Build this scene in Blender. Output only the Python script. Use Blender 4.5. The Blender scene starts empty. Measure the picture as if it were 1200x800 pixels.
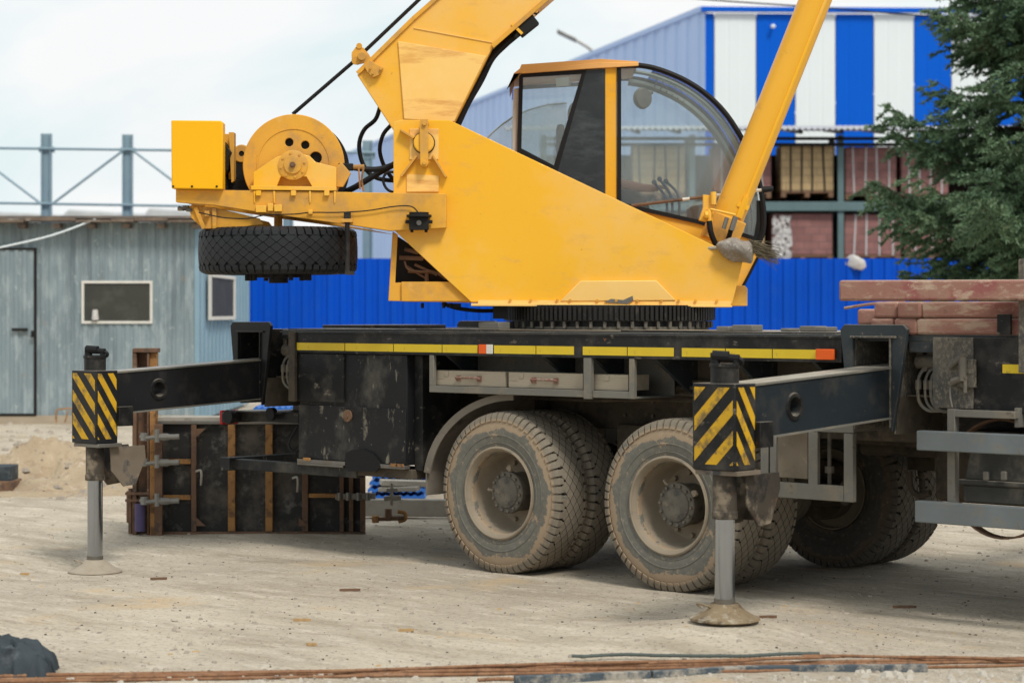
import bpy, bmesh, math, random
from mathutils import Vector as V, Matrix, noise
R = math.radians
random.seed(7)
scene = bpy.context.scene
col = scene.collection
# ---------------------------------------------------------------- camera model (metres; X along the truck, Y into it)
A, D, F, H, Y0 = R(42.5), 15.1, 2580.0, 1.8, 366.0
CAM = V((D*math.sin(A), -D*math.cos(A), H))
FW = V((-math.sin(A), math.cos(A), 0)); RT = V((math.cos(A), math.sin(A), 0)); UP = V((0, 0, 1))
def at(px, py, d): return CAM + d*(FW + RT*((px-600)/F) - UP*((py-Y0)/F))
def ray(px, py): return FW + RT*((px-600)/F) - UP*((py-Y0)/F)
def onY(px, py, y=0.0):
    r = ray(px, py); return CAM + r*((y-CAM.y)/r.y)
def onX(px, py, x):
    r = ray(px, py); return CAM + r*((x-CAM.x)/r.x)
def gnd(px, py, z=0.0):
    r = ray(px, py); return CAM + r*((z-CAM.z)/r.z)
def XY(px, y=0.0): return onY(px, 400, y).x

# ---------------------------------------------------------------- mesh helper
class MB:
    def __init__(s, xf=None): s.v = []; s.f = []; s.xf = xf
    def add(s, vs, fs):
        n = len(s.v); s.v += [V(p) for p in vs]; s.f += [tuple(i+n for i in f) for f in fs]; return s
    def box(s, a, b):
        (x0,y0,z0),(x1,y1,z1) = a, b
        return s.add([(x0,y0,z0),(x1,y0,z0),(x1,y1,z0),(x0,y1,z0),(x0,y0,z1),(x1,y0,z1),(x1,y1,z1),(x0,y1,z1)],
                     [(0,3,2,1),(4,5,6,7),(0,1,5,4),(1,2,6,5),(2,3,7,6),(3,0,4,7)])
    def obox(s, c, ax, ay, az):
        c=V(c); ax=V(ax); ay=V(ay); az=V(az)
        vs=[c+sx*ax+sy*ay+sz*az for sz in (-1,1) for (sx,sy) in ((-1,-1),(1,-1),(1,1),(-1,1))]
        return s.add(vs, [(0,3,2,1),(4,5,6,7),(0,1,5,4),(1,2,6,5),(2,3,7,6),(3,0,4,7)])
    def prism(s, pts, ext):
        n=len(pts); ext=V(ext); pts=[V(p) for p in pts]
        fs=[tuple(range(n)), tuple(range(2*n-1,n-1,-1))]+[(i,(i+1)%n,n+(i+1)%n,n+i) for i in range(n)]
        return s.add(pts+[p+ext for p in pts], fs)
    def bar(s, p0, p1, w, h, up=(0,0,1)):
        p0=V(p0); p1=V(p1); d=(p1-p0); l=d.length; d.normalize(); u=V(up)
        sd=d.cross(u)
        if sd.length<1e-4: sd=d.cross(V((1,0,0)))
        sd.normalize(); u=sd.cross(d).normalized()
        return s.obox((p0+p1)/2, d*l/2, sd*w/2, u*h/2)
    def tube(s, p0, p1, r0, r1=None, n=16, cap=True):
        r1 = r0 if r1 is None else r1
        return s.sweep([V(p0),V(p1)], [r0,r1], n, cap)
    def sweep(s, pts, rs, n=8, cap=True):
        pts=[V(p) for p in pts]; m=len(pts)
        if not isinstance(rs,(list,tuple)): rs=[rs]*m
        t0=(pts[1]-pts[0]).normalized()
        a=t0.cross(V((0,0,1)))
        if a.length<1e-3: a=t0.cross(V((1,0,0)))
        a.normalize(); vs=[]; 
        for i,p in enumerate(pts):
            t=(pts[min(i+1,m-1)]-pts[max(i-1,0)]).normalized()
            a=(a-t*a.dot(t)).normalized(); b=t.cross(a)
            vs+=[p+(a*math.cos(2*math.pi*k/n)+b*math.sin(2*math.pi*k/n))*rs[i] for k in range(n)]
        fs=[(i*n+k,i*n+(k+1)%n,(i+1)*n+(k+1)%n,(i+1)*n+k) for i in range(m-1) for k in range(n)]
        if cap: fs+=[tuple(range(n-1,-1,-1)), tuple((m-1)*n+k for k in range(n))]
        return s.add(vs,fs)
    def hose(s, pts, r, n=8, sub=6):
        return s.sweep(catmull(pts, sub), r, n)
    def lathe(s, prof, o, ax, n=32, closed=False):
        o=V(o); ax=V(ax).normalized(); a=ax.cross(V((0,0,1)))
        if a.length<1e-3: a=V((1,0,0))
        a.normalize(); b=ax.cross(a); m=len(prof); vs=[]
        for r,t in prof:
            vs+=[o+ax*t+(a*math.cos(2*math.pi*k/n)+b*math.sin(2*math.pi*k/n))*max(r,1e-4) for k in range(n)]
        rng=range(m if closed else m-1)
        return s.add(vs,[(i*n+k,i*n+(k+1)%n,((i+1)%m)*n+(k+1)%n,((i+1)%m)*n+k) for i in rng for k in range(n)])
    def ball(s, c, r, n=10):
        rx=(r,r,r) if not isinstance(r,(tuple,list)) else r
        vs=[]; c=V(c)
        for i in range(n+1):
            th=math.pi*i/n
            for k in range(2*n):
                ph=math.pi*k/n
                vs.append(c+V((rx[0]*math.sin(th)*math.cos(ph),rx[1]*math.sin(th)*math.sin(ph),rx[2]*math.cos(th))))
        return s.add(vs,[(i*2*n+k,(i+1)*2*n+k,(i+1)*2*n+(k+1)%(2*n),i*2*n+(k+1)%(2*n)) for i in range(n) for k in range(2*n)])
    def build(s, name, mat, parent=None, bevel=0.0, smooth=35, seg=2, recalc=True, weld=False):
        vs=[s.xf@p for p in s.v] if s.xf else s.v
        lo=V([min(p[i] for p in vs) for i in range(3)]); hi=V([max(p[i] for p in vs) for i in range(3)])
        c=(lo+hi)/2
        me=bpy.data.meshes.new(name); me.from_pydata([p-c for p in vs],[],s.f); me.materials.append(mat)
        if recalc or weld:
            bm=bmesh.new(); bm.from_mesh(me)
            if weld: bmesh.ops.remove_doubles(bm, verts=bm.verts, dist=1e-4)
            bmesh.ops.recalc_face_normals(bm, faces=bm.faces); bm.to_mesh(me); bm.free()
        if smooth:
            me.polygons.foreach_set('use_smooth',[True]*len(me.polygons)); me.set_sharp_from_angle(angle=R(smooth))
        o=bpy.data.objects.new(name,me); col.objects.link(o)
        if parent: o.parent=parent; o.location=c-world(parent)
        else: o.location=c
        if bevel:
            b=o.modifiers.new('bevel','BEVEL'); b.width=bevel; b.segments=seg; b.limit_method='ANGLE'; b.angle_limit=R(40)
        return o
def world(o):
    p=V(o.location)
    while o.parent: o=o.parent; p+=V(o.location)
    return p
def catmull(pts, sub=6):
    pts=[V(p) for p in pts]; out=[]
    P=[2*pts[0]-pts[1]]+pts+[2*pts[-1]-pts[-2]]
    for i in range(1,len(P)-2):
        for k in range(sub):
            t=k/sub; a,b,c,d=P[i-1],P[i],P[i+1],P[i+2]
            out.append(0.5*((2*b)+(c-a)*t+(2*a-5*b+4*c-d)*t*t+(3*b-a-3*c+d)*t**3))
    out.append(pts[-1]); return out
def empty(name, loc):
    o=bpy.data.objects.new(name,None); col.objects.link(o); o.location=loc; o.empty_display_size=.3; return o
def tag(o, label=None, cat=None, group=None, kind=None):
    if label: o['label']=label
    if cat: o['category']=cat
    if group: o['group']=group
    if kind: o['kind']=kind
    return o
def copy_tree(o, parent=None):
    c=o.copy(); col.objects.link(c); c.parent=parent
    for ch in list(o.children): copy_tree(ch,c)
    return c
def P2(poly, d): return [at(x,y,d) for x,y in poly]
def cprism(mb, poly, d, th): return mb.prism(P2(poly,d), FW*th)           # outline on a plane facing the camera side, real thickness
def cbox(mb, x0,y0,x1,y1,d,th): return cprism(mb,[(x0,y0),(x1,y0),(x1,y1),(x0,y1)],d,th)
def yprism(mb, poly, y, th): return mb.prism([onY(a,b,y) for a,b in poly],(0,th,0))
def cut(o, cutters):
    bw=[m.width for m in o.modifiers if m.type=='BEVEL']; o.modifiers.clear()
    for mbk in cutters:
        c=mbk.build('cut',o.data.materials[0],None,smooth=0)
        m=o.modifiers.new('b','BOOLEAN'); m.object=c; m.operation='DIFFERENCE'; m.solver='EXACT'
        bpy.context.view_layer.update()
        me=bpy.data.meshes.new_from_object(o.evaluated_get(bpy.context.evaluated_depsgraph_get()))
        o.modifiers.remove(m); o.data=me; bpy.data.objects.remove(c)
    o.data.polygons.foreach_set('use_smooth',[True]*len(o.data.polygons)); o.data.set_sharp_from_angle(angle=R(35))
    for w_ in bw:
        b=o.modifiers.new('bevel','BEVEL'); b.width=w_; b.segments=1; b.limit_method='ANGLE'; b.angle_limit=R(50)
    return o

# ---------------------------------------------------------------- materials
def lin(c):
    return tuple((x/255/12.92 if x/255<=.04045 else ((x/255+.055)/1.055)**2.4) for x in c)
def newmat(name):
    m=bpy.data.materials.new(name); m.use_nodes=True; nt=m.node_tree; return m,nt,nt.nodes['Principled BSDF']
def mapping(nt, stretch=(1,1,1), rot=(0,0,0), coord='Object'):
    tc=nt.nodes.new('ShaderNodeTexCoord'); mp=nt.nodes.new('ShaderNodeMapping')
    mp.inputs['Scale'].default_value=stretch; mp.inputs['Rotation'].default_value=rot
    mp.inputs['Location'].default_value=(random.random()*9,random.random()*9,random.random()*9) if coord=='Object' else (0,0,0)
    nt.links.new(tc.outputs[coord],mp.inputs['Vector']); return mp.outputs[0]
def nz(nt, vec, scale, detail=6, rough=.6, dist=0):
    n=nt.nodes.new('ShaderNodeTexNoise'); n.inputs['Scale'].default_value=scale; n.inputs['Detail'].default_value=detail
    n.inputs['Roughness'].default_value=rough; n.inputs['Distortion'].default_value=dist; nt.links.new(vec,n.inputs['Vector']); return n.outputs['Fac']
def rng(nt, v, a, b, c=0, d=1):
    n=nt.nodes.new('ShaderNodeMapRange'); n.inputs[1].default_value=a; n.inputs[2].default_value=b; n.inputs[3].default_value=c; n.inputs[4].default_value=d
    nt.links.new(v,n.inputs[0]); return n.outputs[0]
def mth(nt, op, a, b=None):
    n=nt.nodes.new('ShaderNodeMath'); n.operation=op
    for i,x in enumerate((a,b)):
        if x is None: continue
        if isinstance(x,(int,float)): n.inputs[i].default_value=x
        else: nt.links.new(x,n.inputs[i])
    return n.outputs[0]
def mix(nt, f, a, b):
    n=nt.nodes.new('ShaderNodeMix'); n.data_type='RGBA'
    if isinstance(f,(int,float)): n.inputs[0].default_value=f
    else: nt.links.new(f,n.inputs[0])
    for i,x in ((6,a),(7,b)):
        if isinstance(x,tuple): n.inputs[i].default_value=(x[0],x[1],x[2],1)
        else: nt.links.new(x,n.inputs[i])
    return n.outputs[2]
def M(name, base, rough=.6, metal=0, c2=None, vs=2.5, ov=(), bump=None, st=(1,1,1), spec=.22, coat=0, top=None, rand=0):
    """base/c2 linear colours; ov: (colour, lo, hi, scale, strength[, stretch[, rough]]) layers of dirt, wear, rust; bump (scale, strength, dist)"""
    m,nt,p=newmat(name); vec=mapping(nt,st)
    c2=c2 or tuple(x*.8 for x in base)
    c=mix(nt, rng(nt,nz(nt,vec,vs,5),.3,.7), base, c2)
    if rand:
        oi_=nt.nodes.new('ShaderNodeObjectInfo'); c=mix(nt,mth(nt,'MULTIPLY',oi_.outputs['Random'],rand),c,tuple(x*.45 for x in c2))
    p.inputs['Roughness'].default_value=rough; rr=None
    for o in ov:
        cc,lo,hi,sc,stg=o[:5]; vv=mapping(nt,o[5]) if len(o)>5 and o[5] else vec
        f=mth(nt,'MULTIPLY',rng(nt,nz(nt,vv,sc,9,.68),lo,hi),stg)
        c=mix(nt,f,c,cc)
        if len(o)>6:
            rr = mix(nt,f,rr if rr else (rough,)*3,(o[6],)*3)
    if top:   # dust that has settled on faces turned upwards
        gm=nt.nodes.new('ShaderNodeNewGeometry'); sx=nt.nodes.new('ShaderNodeSeparateXYZ'); nt.links.new(gm.outputs['Normal'],sx.inputs[0])
        tf=mth(nt,'MULTIPLY',rng(nt,sx.outputs[2],.6,.95,0,top[1]),rng(nt,nz(nt,vec,7,6),.25,.6,.5,1)); c=mix(nt,tf,c,top[0])
    if rr: nt.links.new(rr,p.inputs['Roughness'])
    nt.links.new(c,p.inputs['Base Color']); p.inputs['Metallic'].default_value=metal
    p.inputs['Specular IOR Level'].default_value=spec; p.inputs['Coat Weight'].default_value=coat
    if bump:
        b=nt.nodes.new('ShaderNodeBump'); b.inputs['Strength'].default_value=bump[1]; b.inputs['Distance'].default_value=bump[2]
        nt.links.new(nz(nt,vec,bump[0],8,.65),b.inputs['Height']); nt.links.new(b.outputs[0],p.inputs['Normal'])
    return m
def flat(name, c, rough=.5, metal=0, **k):
    return M(name,c,rough,metal,tuple(x*.85 for x in c),8,**k)
MUD=(.30,.225,.155); DUST=(.34,.30,.245)
YEL=(.84,.45,.030)
m_yel=M('yellow paint',YEL,.42,0,(.84,.42,.018),.8,ov=[((.80,.50,.20),.46,.70,.6,.75),((.60,.33,.11),.56,.70,4,.40,(1,1,2.5)),((.28,.13,.05),.69,.73,9,.7),((.5,.27,.06),.62,.7,22,.25)],bump=(60,.04,.003),coat=.12)
m_yel2=M('dusty yellow paint',(.76,.39,.05),.5,0,(.64,.31,.04),2,ov=[((.42,.25,.10),.48,.66,4,.65),((.20,.10,.05),.63,.70,11,.75),((.75,.5,.2),.6,.7,7,.4)],bump=(50,.08,.003))
m_yel3=M('deep yellow paint',(.90,.46,.006),.4,0,(.88,.44,.005),1.2,ov=[((.4,.2,.04),.70,.74,14,.5)],coat=.15)
m_yelpatch=M('pale worn yellow paint',(.88,.57,.20),.55,0,(.86,.52,.13),3,ov=[((.60,.27,.07),.54,.66,2.4,.7,(.6,.6,3.2)),((.2,.1,.05),.70,.74,15,.8)],bump=(40,.06,.003))
m_orange=M('sun bleached orange paint',(.84,.47,.17),.45,0,(.78,.41,.12),2,ov=[((.4,.2,.1),.62,.72,8,.4)])
m_black=M('scuffed black paint',(.009,.0095,.010),.42,0,(.016,.016,.017),2,top=((.26,.23,.19),.8),ov=[((.09,.08,.068),.48,.68,3.2,.6,None,.8),((.22,.19,.15),.60,.68,9,.6,(1,1,2),.85),((.25,.11,.05),.70,.73,7,.7,None,.9),((.32,.3,.27),.69,.72,30,.5)],bump=(35,.15,.003))
m_blackclean=M('black beam paint',(.012,.013,.015),.38,0,(.018,.018,.02),2,ov=[((.06,.055,.05),.52,.72,5,.5,None,.7),((.16,.15,.14),.68,.73,26,.6),((.2,.1,.05),.7,.74,9,.6)],bump=(30,.1,.002),top=((.34,.31,.27),.85))
m_grey=M('dusty dark grey paint',(.036,.046,.052),.5,0,(.026,.032,.037),2,ov=[((.17,.15,.12),.50,.70,4,.32,None,.8),((.27,.23,.18),.60,.68,16,.6),((.2,.09,.04),.70,.74,8,.7)],bump=(40,.12,.003),top=((.42,.38,.31),.85))
m_chassis=M('mud caked chassis steel',(.075,.062,.047),.85,0,(.105,.085,.062),3,ov=[((.035,.032,.03),.5,.64,5,.7),((.17,.135,.095),.56,.68,9,.6)],bump=(30,.35,.006))
m_splash=M('mud splashed panel',(.045,.05,.052),.6,0,(.035,.04,.045),2,top=((.42,.38,.31),.85),ov=[((.24,.205,.155),.36,.66,2.6,.6),((.32,.275,.21),.48,.62,55,.55,(1,1,.7),.95)],bump=(50,.25,.004))
m_box=M('scraped black box paint',(.010,.011,.012),.45,0,(.016,.016,.018),2,ov=[((.13,.12,.10),.50,.66,2.4,.6,(1,1,.8),.85),((.30,.27,.21),.60,.67,11,.65,(1,1,.4),.85),((.4,.37,.3),.66,.70,34,.8),((.30,.12,.05),.70,.73,6,.7,None,.9)],bump=(35,.15,.003))
m_frame=M('grey weathered rail',(.20,.19,.165),.55,.2,(.15,.145,.13),3,ov=[((.30,.25,.18),.5,.65,6,.6,None,.85),((.08,.07,.06),.6,.68,12,.6),((.28,.13,.06),.67,.72,7,.6)],bump=(40,.15,.002))
m_galv=M('worn blue grey steel bar',(.19,.215,.225),.5,.25,(.15,.165,.17),3,ov=[((.27,.22,.15),.52,.66,5,.7,None,.85),((.06,.05,.04),.64,.70,10,.7)],bump=(40,.15,.002))
m_chrome=M('polished chrome rod',(.38,.41,.45),.14,1,(.34,.37,.41),3,spec=.5)
m_steel=M('dull steel',(.22,.21,.19),.45,.6,(.16,.15,.14),5,ov=[((.2,.15,.1),.5,.65,9,.7)],bump=(60,.2,.002))
m_hub=M('dusty hub steel',(.17,.15,.12),.7,.1,(.11,.10,.085),6,ov=[((.045,.045,.045),.5,.62,9,.7),((.30,.23,.16),.58,.7,7,.7)],bump=(60,.3,.004))
m_rim=M('mud coated rim',(.31,.26,.195),.85,0,(.25,.205,.15),5,ov=[((.14,.13,.11),.55,.68,7,.55),((.45,.38,.29),.6,.7,13,.5)],bump=(45,.25,.004))
m_rust=M('rusty brown steel',(.13,.075,.05),.85,0,(.20,.12,.075),5,ov=[((.06,.05,.045),.52,.62,8,.7),((.36,.30,.24),.60,.70,12,.6)],bump=(50,.4,.004))
m_rusty_or=M('orange rust painted steel',(.42,.22,.07),.8,0,(.28,.14,.06),6,ov=[((.10,.06,.04),.52,.62,10,.8),((.42,.36,.3),.62,.7,14,.6)],bump=(50,.4,.004))
m_ply=M('black film faced plywood',(.022,.022,.022),.6,0,(.035,.034,.032),3,ov=[((.30,.28,.25),.55,.75,7,.55),((.17,.14,.11),.5,.66,3,.5),((.45,.42,.38),.68,.72,22,.6)],bump=(30,.2,.003))
m_sleeve=M('dark muddy sleeve steel',(.045,.038,.032),.6,.1,(.07,.058,.045),4,ov=[((.27,.22,.16),.52,.60,3.5,.8,None,.9),((.18,.09,.05),.6,.68,9,.6),((.015,.015,.017),.56,.64,5,.7)],bump=(40,.3,.004))
m_beam2=M('dark blue black beam paint',(.020,.027,.033),.42,0,(.014,.018,.022),2,top=((.42,.38,.31),.9),ov=[((.10,.09,.075),.52,.70,4,.3,None,.8),((.30,.26,.2),.66,.71,20,.6),((.2,.09,.04),.70,.74,8,.7)],bump=(40,.12,.003))
m_plate=M('muddy steel plate',(.15,.12,.09),.75,.1,(.22,.18,.14),4,ov=[((.045,.05,.058),.5,.58,4,.85),((.35,.30,.24),.6,.7,14,.5),((.25,.12,.06),.62,.7,6,.6)],bump=(40,.3,.004))
m_rubber=flat('black rubber',(.012,.012,.013),.6)
m_dark=flat('soot black metal',(.014,.013,.012),.6,bump=(30,.3,.005))
m_stripe=M('reflective yellow strip',(.72,.52,.02),.45,0,(.66,.46,.02),5,ov=[((.25,.17,.06),.60,.68,12,.7),((.05,.05,.05),.69,.72,9,.9)],spec=.4)
m_haz=M('hazard yellow paint',(.62,.36,.02),.55,0,(.52,.30,.02),5,ov=[((.10,.08,.055),.50,.62,9,.8),((.3,.25,.18),.6,.7,6,.5)])
m_orr=flat('orange reflector',(.85,.13,.02),.25); m_wht=flat('white reflector',(.7,.68,.62),.35); m_red=flat('red lamp lens',(.45,.02,.02),.25)
m_gear=M('greasy ring gear',(.03,.028,.026),.45,.3,(.02,.019,.018),6,ov=[((.12,.10,.08),.56,.68,12,.6)],bump=(60,.2,.002))
m_wood=M('weathered plank',(.42,.36,.27),.8,0,(.30,.25,.19),4,st=(.35,3,3),ov=[((.12,.09,.07),.58,.68,6,.7,(.3,3,3)),((.45,.40,.32),.5,.7,8,.5)],bump=(20,.3,.003))
m_redwood=M('red stained timber',(.31,.125,.105),.85,0,(.37,.22,.165),3.5,top=((.56,.44,.36),.8),rand=.45,ov=[((.24,.075,.075),.50,.58,5,.75,(.6,1,1)),((.46,.36,.27),.52,.62,9,.7,(.4,1.5,1.5)),((.08,.055,.045),.62,.68,10,.7),((.5,.42,.34),.62,.68,40,.6)],bump=(35,.45,.006))
m_conc=M('dusty concrete',(.42,.39,.34),.9,0,(.33,.30,.26),4,ov=[((.2,.17,.14),.56,.66,9,.6)],bump=(40,.4,.006))
m_pad=M('dirty steel foot',(.27,.205,.125),.75,.1,(.18,.13,.08),6,ov=[((.07,.05,.03),.52,.60,6,.8),((.5,.46,.38),.54,.62,5,.7)],bump=(40,.4,.004))
m_padl=M('pale dusty foot',(.40,.35,.28),.85,0,(.30,.25,.19),6,ov=[((.25,.18,.12),.58,.68,8,.5)],bump=(40,.4,.004))
m_blue=M('blue profiled steel',(.001,.075,.55),.42,.0,(.002,.065,.44),.6,ov=[((.02,.09,.42),.55,.75,3,.3)],spec=.12)
m_lilac=M('faded lilac cladding',(.44,.59,.92),.6,0,(.40,.54,.86),.3)
m_whiteclad=M('white cladding',(.74,.80,.83),.5,0,(.71,.77,.80),.5)
m_stripeblue=M('blue cladding',(.001,.105,.62),.45,0,(.001,.10,.58),.5,spec=.1)
m_shed=M('pale grey blue sheet metal',(.255,.32,.345),.5,.1,(.20,.25,.275),.9,ov=[((.37,.43,.45),.50,.60,5,.6,(1.5,1.5,.4)),((.12,.15,.17),.54,.64,1.6,.6,(3,3,.22)),((.30,.25,.20),.62,.70,4,.55),((.5,.55,.56),.62,.68,9,.6)],bump=(12,.15,.01))
m_shedside=M('blue grey sheet metal',(.24,.36,.44),.5,.1,(.20,.31,.38),1.0,ov=[((.32,.42,.47),.55,.66,5,.4,(1.5,1.5,.5))])
m_roofedge=M('old roof boards',(.22,.17,.13),.85,0,(.12,.09,.075),5,ov=[((.4,.38,.35),.55,.65,6,.6)],bump=(20,.5,.02))
m_winframe=flat('white painted window frame',(.70,.68,.63),.6)
m_postblue=M('blue grey steel post',(.25,.35,.41),.5,.1,(.21,.30,.36),3)
m_rack=M('grey green rack steel',(.13,.20,.21),.55,0,(.11,.17,.18),2)
m_palwood=flat('pallet wood',(.22,.13,.08),.85)
m_wrap=M('crumpled clear wrap',(.62,.60,.58),.35,0,(.5,.48,.47),6,ov=[((.35,.16,.14),.5,.62,3,.5)],bump=(9,.8,.05))
m_strap=flat('white strap',(.55,.52,.52),.5)
m_cloth=M('dark blue grey tarpaulin',(.045,.058,.068),.7,0,(.03,.038,.045),6,ov=[((.14,.16,.17),.55,.7,7,.6)],bump=(25,.4,.01))
m_rebar=M('rusty rebar steel',(.24,.115,.06),.85,.1,(.33,.19,.11),9,ov=[((.12,.07,.05),.5,.62,20,.7)],bump=(120,.4,.002))
m_rebar2=flat('grey green rebar',(.10,.12,.11),.7,0)
m_edge=M('blue painted form edge',(.05,.07,.09),.75,0,(.09,.11,.125),6,ov=[((.40,.36,.30),.44,.56,7,.85),((.02,.03,.05),.6,.66,9,.7)],bump=(30,.4,.006))
m_bark=M('bark',(.10,.07,.05),.95,0,(.06,.045,.035),8,bump=(20,.8,.02))
m_chip=M('dry wood chips',(.50,.32,.14),.8,0,(.38,.26,.14),9)
m_stone=M('small stones',(.44,.38,.31),.9,0,(.24,.21,.18),3)
def glass(name, tint, refl=.12, alpha=.12):
    m=bpy.data.materials.new(name); m.use_nodes=True; nt=m.node_tree; nt.nodes.clear()
    o=nt.nodes.new('ShaderNodeOutputMaterial'); t=nt.nodes.new('ShaderNodeBsdfTransparent'); g=nt.nodes.new('ShaderNodeBsdfGlossy'); d=nt.nodes.new('ShaderNodeBsdfDiffuse')
    t.inputs[0].default_value=(*tint,1); g.inputs['Roughness'].default_value=.03; d.inputs[0].default_value=(.85,.95,.94,1)
    lw=nt.nodes.new('ShaderNodeFresnel'); lw.inputs[0].default_value=1.5
    a=nt.nodes.new('ShaderNodeMixShader'); b=nt.nodes.new('ShaderNodeMixShader'); 
    f=mth(nt,'ADD',lw.outputs[0],refl)
    n=nz(nt,mapping(nt),3,5); da=rng(nt,n,.35,.7,alpha*.6,alpha*1.3); nt.links.new(da,a.inputs[0])
    nt.links.new(t.outputs[0],a.inputs[1]); nt.links.new(d.outputs[0],a.inputs[2])
    nt.links.new(f,b.inputs[0]); nt.links.new(a.outputs[0],b.inputs[1]); nt.links.new(g.outputs[0],b.inputs[2]); nt.links.new(b.outputs[0],o.inputs[0]); return m
m_glass=glass('cab glass',(.97,.995,.99),.02,.08)
m_glassdoor=glass('slid door glass',(.96,.985,.99),.06,.26)
m_tint=M('dark tinted panel',(.025,.03,.035),.12,0,(.05,.06,.065),1.6,ov=[((.09,.11,.12),.5,.7,3,.5,(1,1,3))])
m_winglass=M('dusty dark window glass',(.045,.048,.045),.6,0,(.06,.06,.05),2,spec=.15,ov=[((.14,.14,.12),.5,.7,3,.4)])
def tyre_mat(name, mud, tread_dust, black):
    m,nt,p=newmat(name); tc=nt.nodes.new('ShaderNodeTexCoord'); sp=nt.nodes.new('ShaderNodeSeparateXYZ'); nt.links.new(tc.outputs['Object'],sp.inputs[0])
    x,y,z=sp.outputs; r=mth(nt,'SQRT',mth(nt,'ADD',mth(nt,'MULTIPLY',x,x),mth(nt,'MULTIPLY',z,z)))
    vec=mapping(nt); n1=nz(nt,vec,5,9,.7); n2=nz(nt,vec,2.2,6); n3=nz(nt,vec,28,8,.7)
    c=mix(nt,rng(nt,n2,.35,.65),tuple(black),tuple(b*1.7 for b in black))
    if tread_dust:
        c=mix(nt,rng(nt,n3,.3,.65,tread_dust*.55,tread_dust),c,(.27,.25,.205))
    if mud:
        ring=rng(nt,r,.30,.34,.55,0); outer=rng(nt,r,.425,.485,0,.95); tread=rng(nt,r,.500,.520,1,.30)
        f=mth(nt,'ADD',mth(nt,'ADD',outer,ring),mth(nt,'MULTIPLY',mth(nt,'SUBTRACT',n1,.5),4.2))
        f=mth(nt,'MULTIPLY',rng(nt,f,.42,.56,0,1),tread)
        c=mix(nt,mth(nt,'MULTIPLY',f,.85),c,mud)
        c=mix(nt,mth(nt,'MULTIPLY',rng(nt,n3,.58,.66),.4),c,(.42,.32,.22))
    nt.links.new(c,p.inputs['Base Color']); p.inputs['Roughness'].default_value=.85 if mud else .55; p.inputs['Specular IOR Level'].default_value=.2
    b=nt.nodes.new('ShaderNodeBump'); b.inputs['Strength'].default_value=.35; b.inputs['Distance'].default_value=.004; nt.links.new(n3,b.inputs['Height']); nt.links.new(b.outputs[0],p.inputs['Normal'])
    return m
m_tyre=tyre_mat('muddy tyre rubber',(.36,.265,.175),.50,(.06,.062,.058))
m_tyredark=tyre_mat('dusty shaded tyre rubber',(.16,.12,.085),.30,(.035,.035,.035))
m_tyreblk=tyre_mat('clean black tyre rubber',None,0,(.014,.015,.017))
m_brick=None
def brick_mat(name,a,b,mortar,sc,bw=.5,rh=.25):
    m,nt,p=newmat(name); t=nt.nodes.new('ShaderNodeTexBrick')
    sp=nt.nodes.new('ShaderNodeSeparateXYZ'); tc=nt.nodes.new('ShaderNodeTexCoord'); nt.links.new(tc.outputs['Object'],sp.inputs[0])
    cb=nt.nodes.new('ShaderNodeCombineXYZ'); nt.links.new(mth(nt,'ADD',sp.outputs[0],sp.outputs[1]),cb.inputs[0]); nt.links.new(sp.outputs[2],cb.inputs[1]); nt.links.new(cb.outputs[0],t.inputs[0])
    t.inputs['Color1'].default_value=(*a,1); t.inputs['Color2'].default_value=(*b,1); t.inputs['Mortar'].default_value=(*mortar,1)
    t.inputs['Scale'].default_value=sc; t.inputs['Brick Width'].default_value=bw; t.inputs['Row Height'].default_value=rh; t.inputs['Mortar Size'].default_value=.012
    c=mix(nt,rng(nt,nz(nt,mapping(nt),3),.35,.7,0,.6),t.outputs[0],tuple(x*.6 for x in a)); nt.links.new(c,p.inputs['Base Color']); p.inputs['Roughness'].default_value=.9; return m
m_brickred=brick_mat('dark red bricks',(.26,.12,.11),(.34,.16,.145),(.15,.10,.095),1.6)
m_brickbeige=brick_mat('beige bricks',(.58,.42,.22),(.50,.35,.18),(.25,.18,.11),1.6)
# ================================================================= world, sun, camera
w=bpy.data.worlds.new('World'); scene.world=w; w.use_nodes=True; nt=w.node_tree; nt.nodes.clear()
sky=nt.nodes.new('ShaderNodeTexSky'); sky.sky_type='NISHITA'; sky.sun_disc=False
SUN_EL, SUN_AZ = R(50), R(-42.5+180-28)      # azimuth measured from +Y towards +X: behind the camera, to its right
sky.sun_elevation=SUN_EL; sky.sun_rotation=SUN_AZ; sky.dust_density=3
b1=nt.nodes.new('ShaderNodeBackground'); b1.inputs[1].default_value=.11; nt.links.new(sky.outputs[0],b1.inputs[0])
b2=nt.nodes.new('ShaderNodeBackground')
tc=nt.nodes.new('ShaderNodeTexCoord'); mp=nt.nodes.new('ShaderNodeMapping'); mp.inputs['Scale'].default_value=(1,1,2.2); nt.links.new(tc.outputs['Generated'],mp.inputs[0])
n=nz(nt,mp.outputs[0],5.5,8,.5,.4)
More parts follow.
